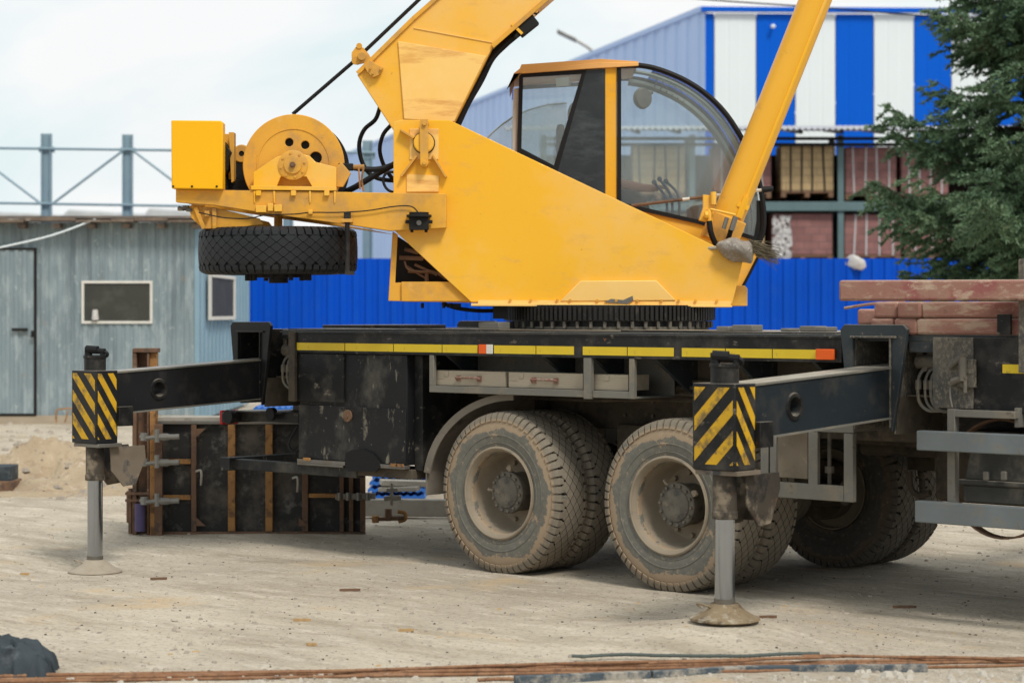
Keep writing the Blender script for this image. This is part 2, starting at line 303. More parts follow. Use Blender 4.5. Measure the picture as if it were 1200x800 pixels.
# dark cloud band added low behind the view, unseen, to streak the reflections
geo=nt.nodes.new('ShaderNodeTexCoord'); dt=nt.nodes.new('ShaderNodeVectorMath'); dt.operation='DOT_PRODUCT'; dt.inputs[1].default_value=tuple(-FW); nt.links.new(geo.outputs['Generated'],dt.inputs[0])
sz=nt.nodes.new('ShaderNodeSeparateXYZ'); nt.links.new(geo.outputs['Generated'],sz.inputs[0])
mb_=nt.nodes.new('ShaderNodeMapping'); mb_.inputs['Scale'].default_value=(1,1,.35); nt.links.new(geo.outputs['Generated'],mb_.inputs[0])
refl_band=mth(nt,'MULTIPLY',mth(nt,'MULTIPLY',rng(nt,dt.outputs['Value'],-.35,.1),rng(nt,sz.outputs[2],.42,.16)),rng(nt,nz(nt,mb_.outputs[0],2.3,3),.47,.55))
nt.links.new(mix(nt,refl_band,mix(nt,rng(nt,n,.42,.58),(.76,.865,.885),(.93,.935,.935)),(.16,.19,.23)),b2.inputs[0]); b2.inputs[1].default_value=.93
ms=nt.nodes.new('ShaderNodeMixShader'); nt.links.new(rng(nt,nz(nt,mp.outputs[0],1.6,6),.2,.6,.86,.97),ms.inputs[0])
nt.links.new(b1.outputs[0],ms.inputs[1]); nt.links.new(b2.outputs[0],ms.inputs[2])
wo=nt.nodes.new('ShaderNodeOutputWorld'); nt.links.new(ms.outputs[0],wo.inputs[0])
sl=bpy.data.lights.new('sun','SUN'); sl.energy=2.1; sl.angle=R(13); sl.color=(1,.95,.86)
so=bpy.data.objects.new('sun',sl); col.objects.link(so); so.location=(0,-10,20)
sd=V((math.cos(SUN_EL)*math.sin(SUN_AZ), math.cos(SUN_EL)*math.cos(SUN_AZ), math.sin(SUN_EL)))
so.rotation_euler=(-sd).to_track_quat('-Z','Y').to_euler()
cd=bpy.data.cameras.new('camera'); cam=bpy.data.objects.new('camera',cd); col.objects.link(cam); scene.camera=cam
cam.location=CAM; cam.rotation_euler=(R(90),0,A); cd.sensor_width=36; cd.lens=F/1200*36; cd.shift_y=-(400-Y0)/1200
cd.clip_end=3000; cd.dof.use_dof=True; cd.dof.focus_distance=14.6; cd.dof.aperture_fstop=2.5
vs=scene.view_settings; vs.view_transform='Standard'; vs.look='None'; vs.gamma=1; vs.exposure=.19

# ================================================================= ground
def cf(x,y):
    d=V((x,y,0))-V((CAM.x,CAM.y,0)); return d.dot(RT), d.dot(FW)
def sst(x,a,b):
    t=max(0,min(1,(x-a)/(b-a))); return t*t*(3-2*t)
JL,JR=V((-2.70,-1.49,0)),V((2.94,-1.47,0))
def gn(x,y,w):
    return (.012*noise.noise(V((x*.9,y*.9,5)))+.006*noise.noise(V((x*4,y*4,1)))+.004*noise.noise(V((x*11,y*11,1)))) if 8<w<40 else 0
def gh(x,y):
    u,w=cf(x,y); p=V((x,y,0)); z=0
    z+=-.075*math.exp(-((p-JL).length/.9)**2)+.118*math.exp(-((p-JR).length/.62)**2)
    z+=.28*sst(w,22.5,25)*sst(-u,.3,2.2)
    return z+gn(x,y,w)
def heap(x,y):
    u,w=cf(x,y)
    q=math.hypot((u+4.75)/1.25,(w-23)/1.0); m=.35*math.exp(-q*q)
    q=math.hypot((u+3.2)/.8,(w-23.6)/.9); m+=.15*math.exp(-q*q)
    m=m-.03
    if m>0: m*=(1+.9*noise.noise(V((x*2.2,y*2.2,0)))+.35*noise.noise(V((x*7,y*7,3)))); m+=.02*noise.noise(V((x*4,y*4,1)))
    return m
def top_z(x,y): return gh(x,y)+max(0,heap(x,y))
def axis(lo,hi,st,far):
    a=[]; x=lo
    while x<=hi: a.append(x); x+=st
    s=st; x=a[-1]; up=[]
    while x<far: s*=1.22; x+=s; up.append(x)
    s=st; x=lo; dn=[]
    while x>-far: s*=1.22; x-=s; dn.append(x)
    return dn[::-1]+a+up
xs=axis(-13,8.5,.11,900); ys=axis(-8.5,11,.11,900)
verts=[(x,y,gh(x,y)) for y in ys for x in xs]; nx=len(xs)
faces=[(j*nx+i,j*nx+i+1,(j+1)*nx+i+1,(j+1)*nx+i) for j in range(len(ys)-1) for i in range(nx-1)]
me=bpy.data.meshes.new('ground'); me.from_pydata(verts,[],faces); me.polygons.foreach_set('use_smooth',[True]*len(faces))
m,nt,p=newmat('compacted sandy ground'); vec=mapping(nt,(1,1,1),(0,0,-A)); vec2=mapping(nt,(.35,1.2,1),(0,0,-A))
c=mix(nt,rng(nt,nz(nt,vec,.5,8,.65),.38,.62),(.60,.525,.415),(.475,.41,.325))
c=mix(nt,mth(nt,'MULTIPLY',rng(nt,nz(nt,vec2,1.9,10,.72),.48,.62),.7),c,(.36,.30,.225))
c=mix(nt,mth(nt,'MULTIPLY',rng(nt,nz(nt,vec2,5.5,10,.75),.52,.62),.6),c,(.72,.64,.53))
c=mix(nt,mth(nt,'MULTIPLY',rng(nt,nz(nt,vec,30,8,.75),.53,.64),.7),c,(.20,.16,.12))
c=mix(nt,mth(nt,'MULTIPLY',rng(nt,nz(nt,vec,70,5,.7),.60,.68),.4),c,(.66,.60,.52))
c=mix(nt,mth(nt,'MULTIPLY',rng(nt,nz(nt,vec,.9,8),.58,.68),.6),c,(.60,.43,.25))
nt.links.new(c,p.inputs['Base Color']); p.inputs['Roughness'].default_value=.95; p.inputs['Specular IOR Level'].default_value=.2
b=nt.nodes.new('ShaderNodeBump'); b.inputs['Strength'].default_value=.8; b.inputs['Distance'].default_value=.03
nt.links.new(mth(nt,'ADD',nz(nt,vec,14,10,.75),mth(nt,'MULTIPLY',nz(nt,vec2,5,9,.7),1.2)),b.inputs['Height']); nt.links.new(b.outputs[0],p.inputs['Normal'])
m_ground=m; me.materials.append(m)
g=bpy.data.objects.new('ground',me); col.objects.link(g); g['kind']='structure'

mb=MB(); nu,nw=90,60
vs=[]
for j in range(nw+1):
    for i in range(nu+1):
        q=V((CAM.x,CAM.y,0))+RT*(-7.2+5.6*i/nu)+FW*(20.9+4.6*j/nw); vs.append(V((q.x,q.y,gh(q.x,q.y)+heap(q.x,q.y))))
mb.add(vs,[(j*(nu+1)+i,j*(nu+1)+i+1,(j+1)*(nu+1)+i+1,(j+1)*(nu+1)+i) for j in range(nw) for i in range(nu)])
tag(mb.build('sand_heap',M('brown sand and clods',(.46,.365,.25),.95,0,(.36,.275,.185),3,ov=[((.30,.21,.14),.52,.62,5,.7),((.62,.52,.42),.58,.66,9,.6),((.22,.16,.11),.62,.68,24,.6)],bump=(9,.8,.05)),None,smooth=80,recalc=False),'rough heap of brown sand and clods on the ground in front of the grey shed','sand heap')
# gravel and crumbs: uncountable
def scatter(name, mat, n, smin, smax, seed, px=(-60,1260), py=(560,800), flatten=.55, elong=1.0):
    rnd=random.Random(seed); mb=MB()
    for _ in range(n):
        q=rnd.uniform(*py); x=rnd.uniform(*px); g0=gnd(x,q); z=top_z(g0.x,g0.y)
        if rnd.random()<.45:
            k=noise.noise(V((g0.x*.8,g0.y*.8,7)))
            if k<0: continue
        s=smin+(smax-smin)*rnd.random()**5; a=rnd.random()*6.28
        vs=[]
        for k in range(5):
            t=a+k*2*math.pi/5; r=s*rnd.uniform(.7,1.1)
            dx,dy=r*math.cos(t)*elong,r*math.sin(t); vs.append(V((g0.x+dx*math.cos(a)-dy*math.sin(a),g0.y+dx*math.sin(a)+dy*math.cos(a),z-.3*s*flatten)))
        top=[V((v.x*.55+g0.x*.45,v.y*.55+g0.y*.45,z+s*flatten*rnd.uniform(.7,1))) for v in vs]
        mb.add(vs+top,[(i,(i+1)%5,5+(i+1)%5,5+i) for i in range(5)]+[(5,6,7,8,9)])
    o=mb.build(name,mat,None,smooth=0,recalc=False); tag(o,kind='stuff'); return o
tag(scatter('gravel',m_stone,5200,.0022,.024,3),'small grey and brown stones scattered over the sandy ground','gravel')
tag(scatter('dark_grit',M('dark grit',(.10,.085,.07),.9),4200,.0022,.012,4),'dark grit and crumbs scattered over the sandy ground','grit')
tag(scatter('wood_crumbs',m_chip,130,.006,.022,5,flatten=.3,elong=1.8),'small orange wood crumbs scattered over the sandy ground','wood crumbs')
tag(scatter('mound_rubble',m_stone,420,.01,.07,8,px=(5,150),py=(520,585)),'stones and clods lying on the sand heap','rubble')
for i,(x,y,l,a,lab) in enumerate([(410,692,.17,8,'long dark bark strip on sandy ground in front of the wheels'),(354,727,.13,-4,'pale yellow wood splinter on the bare ground at centre left'),
    (186,678,.14,12,'thin dark twig on the ground beside the left outrigger foot'),(476,740,.11,2,'flat brown wood chip lying in open ground below the rear wheel'),
    (29,665,.08,5,'yellow wood chip on the ground left of the outrigger foot'),(365,757,.07,-3,'short orange wood chip near the rebar bundle'),
    (1060,712,.18,-5,'dark bark strip on the ground right of the front outrigger foot'),(900,728,.13,3,'narrow dark stick close behind the front outrigger foot')]):
    c=gnd(x,y); c.z=gh(c.x,c.y)+.008; mb=MB(); d=(RT*math.cos(R(a))+FW*math.sin(R(a)))
    s=d.cross(UP)
    rj=random.Random(i); j=lambda k: rj.uniform(.4,1.25)*k; l*=.8
    pts=[c+d*l*(-.5)+s*.004,c-d*l*j(.3)+s*j(.012),c+d*l*j(.05)+s*j(.007),c+d*l*j(.3)+s*j(.012),c+d*l*.5,c+d*l*j(.3)-s*j(.01),c-d*l*j(.05)-s*j(.005),c-d*l*j(.25)-s*j(.012)]
    mb.prism([q-V((0,0,.008)) for q in pts],(0,0,.016))
    dark='dark' in lab
    tag(mb.build('wood_chip' if 'chip' in lab or 'splinter' in lab else ('twig' if 'twig' in lab or 'stick' in lab else 'bark_strip'),m_rust if dark else m_chip,smooth=0),lab,'wood chip' if not dark else 'stick')

# ================================================================= corrugated sheets
def corr(mb, p0, p1, z0, z1, pitch, depth, nrm, duty=.55, z1b=None, th=.01):
    p0=V(p0); p1=V(p1); L=(p1-p0).length; d=(p1-p0)/L; nrm=V(nrm).normalized(); n=int(L/pitch); pts=[]
    for i in range(n):
        t=i*pitch
        for a,o in ((0,0),(.08,1),(duty,1),(duty+.08,0)): pts.append((t+a*pitch,o*depth))
    pts.append((L,0)); m_=len(pts); z1b=z1 if z1b is None else z1b
    f=[p0+d*t+nrm*o for t,o in pts]; b=[p0+d*t+nrm*(o-th) for t,o in pts]
    zt=[z1+(z1b-z1)*t/L for t,o in pts]
    vs=[V((q.x,q.y,z0)) for q in f]+[V((q.x,q.y,z)) for q,z in zip(f,zt)]+[V((q.x,q.y,z0)) for q in b]+[V((q.x,q.y,z)) for q,z in zip(b,zt)]
    fs=[]
    for i in range(m_-1): fs+=[(i,i+1,m_+i+1,m_+i),(2*m_+i+1,2*m_+i,3*m_+i,3*m_+i+1),(m_+i,m_+i+1,3*m_+i+1,3*m_+i)]
    fs+=[(0,m_,3*m_,2*m_),(m_-1,3*m_-1,4*m_-1,2*m_-1)]
    return mb.add(vs,fs)
def flatp(px,d,z=0): q=at(px,Y0,d); q.z=z; return q

# ---- blue fence, 40 m off
fe=empty('corrugated_fence',flatp(800,40))
tag(fe,'long bright blue corrugated metal fence running behind the truck','fence')
corr(MB(),flatp(-700,40),flatp(2500,40),.05,2.78,.23,.03,-FW).build('sheet',m_blue,fe,smooth=0,recalc=False)
mb=MB()
for px in range(-690,2500,180): q=flatp(px,40); mb.box((q.x-.04,q.y+.06,0),(q.x+.04,q.y+.14,2.7))
mb.build('post',m_postblue,fe)
mb=MB()
for z in (.5,2.3): mb.bar(flatp(-700,40.08,z),flatp(2500,40.08,z),.05,.05)
mb.build('rail',m_postblue,fe)

# ---- warehouse: long lilac wall, gable with blue and white stripes
DW=60.; C0=flatp(826,DW); ht=1.8+358/2580*DW
ang=math.atan2(647,2580); wl=FW*math.cos(ang)-RT*math.sin(ang); wr=RT*math.cos(ang)+FW*math.sin(ang); wr2=(RT*math.cos(R(2.5))+FW*math.sin(R(2.5)))
wh=empty('warehouse',C0); tag(wh,'large warehouse with a faded lilac side wall and blue and white striped front','warehouse')
E=C0+wl*62
corr(MB(),E,C0,0,ht,1.0,.05,(wl.cross(UP)).normalized()*-1 if (wl.cross(UP)).dot(RT)>0 else wl.cross(UP)).build('side_wall',m_lilac,wh,smooth=0,recalc=False)
def wpx(px):   # distance along the gable where this sight line meets it
    r=(px-600)/2580; a=C0-CAM
    au,aw=a.dot(RT),a.dot(FW); bu,bw=wr2.dot(RT),wr2.dot(FW); return (r*aw-au)/(bu-r*bw)
edges=[826,837,886,932,979,1024,1071,1115,1162,1208,1255,1301,1348,1394]
for i in range(len(edges)-1):
    a,b=wpx(edges[i]),wpx(edges[i+1]); mb=MB()
    corr(mb,C0+wr2*(a+.01),C0+wr2*(b-.01),0,ht-.18,(b-a-.02)/3,.006,-FW,duty=.86)
    mb.build('blue_stripe' if i%2==0 else 'white_stripe', m_stripeblue if i%2==0 else m_whiteclad, wh,smooth=0,recalc=False)
gE=C0+wr2*wpx(1394)
mb=MB(); mb.bar(C0+UP*(ht-.08)-FW*.05-wr2*.1,gE+UP*(ht-.08)-FW*.05,.25,.12); mb.build('roof_trim',m_stripeblue,wh)
mb=MB(); mb.bar(C0+UP*(ht-.06),E+UP*(ht-.06),.25,.14); mb.build('eave_trim',m_lilac,wh)
mb=MB(); mb.add([C0+FW*.3+UP*(ht-.2),gE+FW*.3+UP*(ht-.2),gE+wl*62+UP*(ht-.2),E+UP*(ht-.2)],[(0,1,2,3)]); mb.prism([gE+FW*.1,gE+wl*62,gE+wl*62+UP*(ht-.3),gE+FW*.1+UP*(ht-.3)],wr2*-.1); mb.build('roof',m_lilac,wh,smooth=0)
# light fascia lamp
mb=MB(); q=C0+wr2*wpx(905)+UP*(ht-.55)-FW*.18; mb.ball(q,(.07,.07,.06),6); mb.tube(q,q+FW*.15,.03); mb.build('wall_lamp',m_whiteclad,wh)

# ---- brick storage rack
DR=46.
rk=empty('storage_rack',flatp(985,DR)); tag(rk,'grey green steel storage rack with a corrugated canopy behind the blue fence','storage rack')
zz=lambda py,d: CAM.z-(py-Y0)*d/2580
for px in (637,811,985,1159,1333):
    for dd in (0,1.3):
        q=at(px,Y0,DR); q=V((q.x,q.y,0))+FW*dd; MB().obox(q+UP*2.75,RT*.06,FW*.06,UP*2.75).build('post',m_rack,rk)
bx0,bx1=at(637,Y0,DR),at(1345,Y0,DR); bx0.z=bx1.z=0
for z in (zz(242,DR),zz(309,DR),1.45):
    for dd in (-.08,1.38): MB().bar(bx0+UP*z+FW*dd,bx1+UP*z+FW*dd,.06,.19).build('beam',m_rack,rk,bevel=.006)
    mb=MB(); 
    for k in range(5): mb.bar(bx0+UP*(z+.06)+FW*(.05+.3*k),bx1+UP*(z+.06)+FW*(.05+.3*k),.14,.03)
    mb.build('deck_board',m_palwood,rk)
for z in (zz(163,DR),zz(170,DR)):
    MB().bar(bx0+UP*z-FW*.1,bx1+UP*z-FW*.1,.06,.07).build('canopy_rail',m_dark,rk)
mb=MB(); n=230; W=(bx1-bx0).length+1.6; vs=[]; z=zz(152,DR)
for i in range(n+1):
    o=bx0-RT*.8+RT*W*i/n; zo=.026*math.cos(i*math.pi)
    vs+=[o-FW*.7+UP*(z-.05+zo),o+FW*2.2+UP*(z+.25+zo)]
mb.add(vs,[(2*i,2*i+2,2*i+3,2*i+1) for i in range(n)])
mb.add([v-UP*.02 for v in vs],[(2*i,2*i+1,2*i+3,2*i+2) for i in range(n)]); mb.build('canopy',M('grey corrugated canopy sheet',(.56,.56,.60),.6),rk,smooth=0,recalc=False)
mb=MB(); 
for px in range(700,1330,47): q=bx0+RT*((px-637)*DR/2580); mb.bar(q+UP*(z-.1)-FW*.6,q+UP*(z+.17)+FW*2.1,.05,.08)
mb.build('canopy_rafter',m_dark,rk)
def pallet(px0,px1,ytop,ybot,mat,label,wrap=False,straps=4):
    a,b=at(px0,Y0,DR),at(px1,Y0,DR); z1,z0=zz(ytop,DR),zz(ybot,DR)-.0; wd=(b-a).length; c=(a+b)/2; c.z=z0
    o=empty('brick_pallet',c+FW*.55); tag(o,label,'brick pallet','pallets of bricks on the storage rack'); c=c+FW*.55
    xf=Matrix.Translation(c)@Matrix.Rotation(A,4,'Z')
    mb=MB(); mb.box((-wd/2,-.5,.13),(wd/2,.5,z1-z0)); ob=mb.build('brick_stack',mat,o,bevel=.02,smooth=0)
    ob.location=(0,0,(z1-z0+.13)/2); ob.rotation_euler.z=A
    mb=MB(xf)
    for k in range(3): mb.box((-wd/2+k*(wd-.1)/2,-.5,.0),(-wd/2+.1+k*(wd-.1)/2,.5,.09))
    mb.box((-wd/2,-.5,.09),(wd/2,.5,.128)); mb.build('pallet_base',m_palwood,o)
    if straps:
        mb=MB(xf)
        for k in range(straps):
            x=-wd/2+wd*(k+.6)/(straps+.3)+random.uniform(-.03,.03); dx=random.uniform(-.05,.05)
            mb.add([(x,-.515,.12),(x+.035,-.515,.12),(x+.035+dx,-.515,z1-z0+.01),(x+dx,-.515,z1-z0+.01)],[(0,1,2,3)])
            mb.add([(x+dx,-.515,z1-z0+.01),(x+dx+.035,-.515,z1-z0+.01),(x+dx+.035,.5,z1-z0+.01),(x+dx,.5,z1-z0+.01)],[(0,1,2,3)])
        mb.build('strap',m_strap if mat is not m_brickbeige else m_dark,o,smooth=0,recalc=False)
    if wrap:
        mb=MB(xf); n=14; rnd=random.Random(int(px0))
        for side in (0,):
            vs=[]; 
            for j in range(n+1):
                for i in range(n+1):
                    u=-wd/2-.02+(wd*.55)*i/n*(.5+.5*rnd.random()*.3); v=.05+(z1-z0-.1)*j/n
                    vs.append((u,-.53-.06*rnd.random(),v))
            mb.add(vs,[(j*(n+1)+i,j*(n+1)+i+1,(j+1)*(n+1)+i+1,(j+1)*(n+1)+i) for j in range(n) for i in range(n) if rnd.random()>.12])
        mb.build('torn_wrap',m_wrap,o,recalc=False)
    return o
pallet(916,977,169,231,m_brickbeige,'beige brick pallet on the upper shelf just left of the rack post')
pallet(991,1051,172,234,m_brickred,'dark red strapped brick pallet on the upper shelf just right of the rack post')
pallet(1057,1112,174,234,m_brickred,'dark red brick pallet on the upper shelf partly behind the spruce tree')
pallet(906,976,250,306,m_brickred,'red brick pallet in torn white wrap on the lower shelf beside the boom cylinder',wrap=True,straps=0)
pallet(990,1056,251,306,m_brickred,'strapped red brick pallet on the lower shelf just right of the rack post')
pallet(1061,1122,251,306,m_brickred,'red brick pallet on the lower shelf touching the spruce branches',straps=3)
pallet(836,904,170,232,m_brickred,'red brick pallet on the upper shelf seen beside the boom cylinder')
pallet(742,803,168,233,m_brickbeige,'beige brick pallet seen through the left part of the cab window')
pallet(660,724,168,233,m_brickbeige,'beige brick pallet hidden mostly behind the cab pillar')
pallet(832,896,250,306,m_brickbeige,'beige brick pallet on the lower shelf behind the cab front')
pallet(745,806,250,306,m_brickbeige,'beige brick pallet on the lower shelf behind the cab levers')
pallet(1170,1232,172,234,m_brickred,'dark red brick pallet on the upper shelf right behind the spruce crown')
pallet(1170,1232,251,306,m_brickred,'dark red brick pallet on the lower shelf right behind the spruce crown')
# crumpled bag on the fence top
mb=MB(); c=at(1000,309,40.0); mb.ball(c,(.26,.12,.14),8)
for v in mb.v: v+= .07*V((noise.noise(v*5),noise.noise(v*5+V((3,3,3))),noise.noise(v*6)))
tag(mb.build('plastic_bag',m_wrap),'crumpled white plastic caught on top of the blue fence','plastic bag')

mb=MB(); corr(mb,bx0+FW*1.5,bx1+FW*1.5,2.9,zz(176,DR),.2,.02,-FW); mb.build('gap_backing',M('dark brown gap backing',(.05,.035,.03),.8),rk,smooth=0,recalc=False)  # added dark backing that makes the gaps between the pallets dark
# ---- shed
DS=30.
def spt(px,d,z): q=at(px,Y0,d); q.z=z; return q
zs=lambda py: zz(py,DS)
sh=empty('metal_shed',spt(60,DS,.28)); tag(sh,'grey blue sheet metal shed with one door and two small windows','shed')
SL,SR=spt(-190,DS,0),spt(228,DS,0); ztop=zs(261)
back=SR+FW*6.0
mb=MB(); corr(mb,SL,SR,.33,ztop,.115,.012,-FW,duty=.6); wf=mb.build('front_wall',m_shed,sh,smooth=0,recalc=False)
mb=MB(); corr(mb,SR,back,.33,ztop-.05,.40,.06,RT,duty=.5); mb.build('side_wall',m_shedside,sh,smooth=0,recalc=False)
mb=MB(); mb.prism([SL+FW*.05+UP*.3,SL+FW*6+UP*.3,SL+FW*6+UP*ztop,SL+FW*.05+UP*ztop],RT*.03); mb.prism([SL+FW*6+UP*.3,back+UP*.3,back+UP*ztop,SL+FW*6+UP*ztop],FW*.03); mb.build('rear_wall',m_shed,sh,smooth=0)
mb=MB(); mb.prism([SL-FW*.06+UP*.24,SR-FW*.06+UP*.24,SR-FW*.06+UP*.40,SL-FW*.06+UP*.40],FW*.05); mb.build('base_board',M('sandy base board',(.40,.33,.25),.85),sh)
mb=MB(); rnd=random.Random(2); x=0; L=(SR-SL).length
while x<L+.1:
    w_=rnd.uniform(.3,.7); a=SL+RT*x; mb.obox(a+RT*w_/2-FW*.14+UP*(ztop+.02+rnd.uniform(-.015,.02)),RT*w_*.49,FW*.16,UP*rnd.uniform(.015,.03)); x+=w_
for k in range(11): a=SL+RT*(.2+k*.47); mb.obox(a-FW*.1+UP*(ztop-.05),RT*.05,FW*.13,UP*.03)
mb.prism([SR+RT*.12+UP*(ztop-.03),back+RT*.12+UP*(ztop-.1),back+RT*.12+UP*(ztop+.02),SR+RT*.12+UP*(ztop+.05)],RT*-.12)
mb.build('roof_edge',m_roofedge,sh,smooth=0)
mb=MB(); mb.prism([SL-FW*.22+UP*(ztop+.05),SR-FW*.22+RT*.18+UP*(ztop+.05),back+RT*.18+UP*(ztop+.25),SL+FW*6+UP*(ztop+.25)],UP*.035); mb.build('roof',M('rusty dark roofing sheet',(.11,.10,.095),.8,0,(.24,.2,.17),3),sh,smooth=0)
def win(px0,py0,px1,py1):
    mb=MB(); a,b=spt(px0,DS,0),spt(px1,DS,0); z1,z0=zs(py0),zs(py1); t=.034
    for (p,q,l,h) in ((a,b,z1-t,z1),(a,b,z0,z0+t)): mb.prism([p-FW*.035+UP*l,q-FW*.035+UP*l,q-FW*.035+UP*h,p-FW*.035+UP*h],FW*.03)
    for p,q in ((a,a+RT*t),(b-RT*t,b)): mb.prism([p-FW*.033+UP*(z0+t),q-FW*.033+UP*(z0+t),q-FW*.033+UP*(z1-t),p-FW*.033+UP*(z1-t)],FW*.028)
    w_=mb.build('window',m_winframe,sh,smooth=0)
    mb=MB(); mb.prism([a-FW*.018+RT*t+UP*(z0+t),b-FW*.018-RT*t+UP*(z0+t),b-FW*.018-RT*t+UP*(z1-t),a-FW*.018+RT*t+UP*(z1-t)],FW*.004); mb.build('pane',m_winglass,w_,smooth=0)
    mb=MB(); c=a+RT*.19-FW*.05+UP*(z0+.12); mb.tube(c-UP*.07,c+UP*.07,.05,.035,10); tag(mb.build('jar',m_wrap),'pale jar standing in the left corner of the shed window','jar')
win(96,329,179,379)
a,b=4.3/6,5.0/6   # side window
def sidept(px): # where the sight line meets the side wall
    r=(px-600)/2580; u=(SR-CAM).dot(RT)+.08; return u/r
d0,d1=sidept(243.5),sidept(274)
P=lambda d,z: CAM*0+V((CAM.x,CAM.y,0))+FW*d+RT*((SR-CAM).dot(RT)+.085)+UP*z
z1=CAM.z-(320-Y0)*d0/2580; z0=CAM.z-(375-Y0)*d0/2580; t=.05
mb=MB(); mb.prism([P(d0,z0),P(d1,z0),P(d1,z0+t),P(d0,z0+t)],RT*.03); mb.prism([P(d0,z1-t),P(d1,z1-t),P(d1,z1),P(d0,z1)],RT*.03)
mb.prism([P(d0,z0+t),P(d0+.18,z0+t),P(d0+.18,z1-t),P(d0,z1-t)],RT*.028); mb.prism([P(d1-.18,z0+t),P(d1,z0+t),P(d1,z1-t),P(d1-.18,z1-t)],RT*.028)
w_=mb.build('window',m_winframe,sh,smooth=0)
mb=MB(); mb.prism([P(d0+.18,z0+t),P(d1-.18,z0+t),P(d1-.18,z1-t),P(d0+.18,z1-t)],RT*.012); mb.build('pane',m_winglass,w_,smooth=0)
# door
mb=MB(); a,b=spt(-52,DS,0),spt(41,DS,0); corr(mb,a-FW*.05,b-FW*.05,zs(484),zs(293),.115,.015,-FW,duty=.5); dr=mb.build('door',m_shed,sh,smooth=0,recalc=False)
mb=MB(); 
for (p,q,l,h) in ((a-RT*.03,b+RT*.03,zs(293),zs(290.5)),(b,b+RT*.03,zs(485),zs(293)),(a-RT*.03,a,zs(485),zs(293)),(a-RT*.03,b+RT*.03,zs(487),zs(485))): mb.prism([p-FW*.07+UP*l,q-FW*.07+UP*l,q-FW*.07+UP*h,p-FW*.07+UP*h],FW*.05)
mb.build('door_frame',m_dark,dr,smooth=0)
mb=MB(); c=spt(24,DS-.1,zs(386)); mb.bar(c-RT*.12,c+RT*.1,.03,.04); mb.obox(spt(39,DS-.11,zs(391)),RT*.03,FW*.02,UP*.045); mb.build('padlock',m_dark,dr,bevel=.005)
for (px,l) in ((64,'small leaning metal rod frame against the shed wall near the outrigger'),):
    mb=MB(); q=lambda x,y: at(x,y,29.4)
    mb.hose([q(66,495),q(66,482),q(72,479),q(92,480),q(95,495)],.012,6,3); mb.tube(q(76,495),q(80,481),.01); mb.tube(q(88,495),q(84,481),.01)
    tag(mb.build('rod_frame',m_rusty_or),l,'rod frame')

# ---- post and cable frame behind the shed
pf=empty('cable_frame',flatp(102,42)); tag(pf,'row of blue grey steel posts braced by thin cables behind the shed','post frame')
for px,yt in ((-40,157),(55,157),(150,158),(245,160),(338,163),(431,165)):
    q=flatp(px,42); zt=zz(yt,42); mb=MB(); mb.obox(q+UP*zt/2,RT*.09,FW*.05,UP*zt/2); mb.obox(q+UP*zt/2-RT*.085-FW*.075,RT*.012,FW*.03,UP*zt/2); mb.obox(q+UP*zt/2+RT*.085-FW*.075,RT*.012,FW*.03,UP*zt/2)
    mb.obox(q+UP*(zt-.3),RT*.14,FW*.07,UP*.05); mb.build('post',m_postblue,pf,smooth=0)
mb=MB(); q=lambda x,y: at(x,y,41.9)
mb.tube(q(-60,173),q(440,179),.028,n=6); mb.tube(q(-60,237),q(440,245),.028,n=6)
for x in (-40,55,150,245,338): 
    if x in (55,245): mb.tube(q(x+5,240),q(x+90,176),.026,n=6)
    else: mb.tube(q(x+5,176),q(x+90,240),.026,n=6)
mb.build('cable',m_postblue,pf)
mb=MB(); mb.hose([at(-60,303,29.2),at(0,290,29.3),at(60,276,29.5),at(112,257,29.8)],.013,6,4); tag(mb.build('shed_cable',m_whiteclad),'pale cable sagging to the shed roof from the left','cable')
mb=MB(); mb.hose([at(700,-12,38),at(830,0,38),at(960,9,38),at(1090,19,38),at(1260,26,38)],.014,6,4); tag(mb.build('overhead_cable',m_dark),'thin black overhead cable crossing in front of the striped warehouse','cable')
# ---- street lamp behind the warehouse
lp=empty('street_lamp',flatp(694,76)); tag(lp,'distant street lamp whose head shows above the warehouse roof','street lamp')
zt=zz(60,76); q=flatp(694,76); MB().tube(q,q+UP*zt,.12,.07,10).build('pole',m_steel,lp)
mb=MB(); mb.hose([q+UP*zt,at(686,54,76),at(672,46,76)],.05,8,4); mb.build('arm',m_steel,lp)
mb=MB(); mb.obox(at(664,42.5,76),RT*.33-UP*.0+UP*(-.16),FW*.14,UP*.07); mb.build('lamp_head',m_steel,lp,bevel=.03)
q=flatp(1145,62); mb=MB(); mb.tube(q,q+UP*11,.11,.09,10); tag(mb.build('steel_mast',m_steel),'slim grey mast rising behind the top of the spruce tree','mast')

# ---- white heap on far roof (left of the counterweight)
mb=MB(); 
for k,(x,y,w2) in enumerate(((30,250,150),(120,248,120),(205,246,90),(255,238,60))): mb.prism([at(x-w2/2,y+16,50),at(x+w2/2,y+16,50),at(x+w2/2-6,y+2,50),at(x-w2/3,y-3,50)],FW*2.5)
mb.prism([spt(-150,50.3,0),spt(255,50.3,0),spt(255,50.3,zz(266,50)),spt(-150,50.3,zz(266,50))],FW*2)
tag(mb.build('low_building',M('pale sheeted roofing',(.55,.57,.58),.7,0,(.4,.42,.43),2),bevel=.05),'low building with a pale uneven roof behind the grey shed','building')
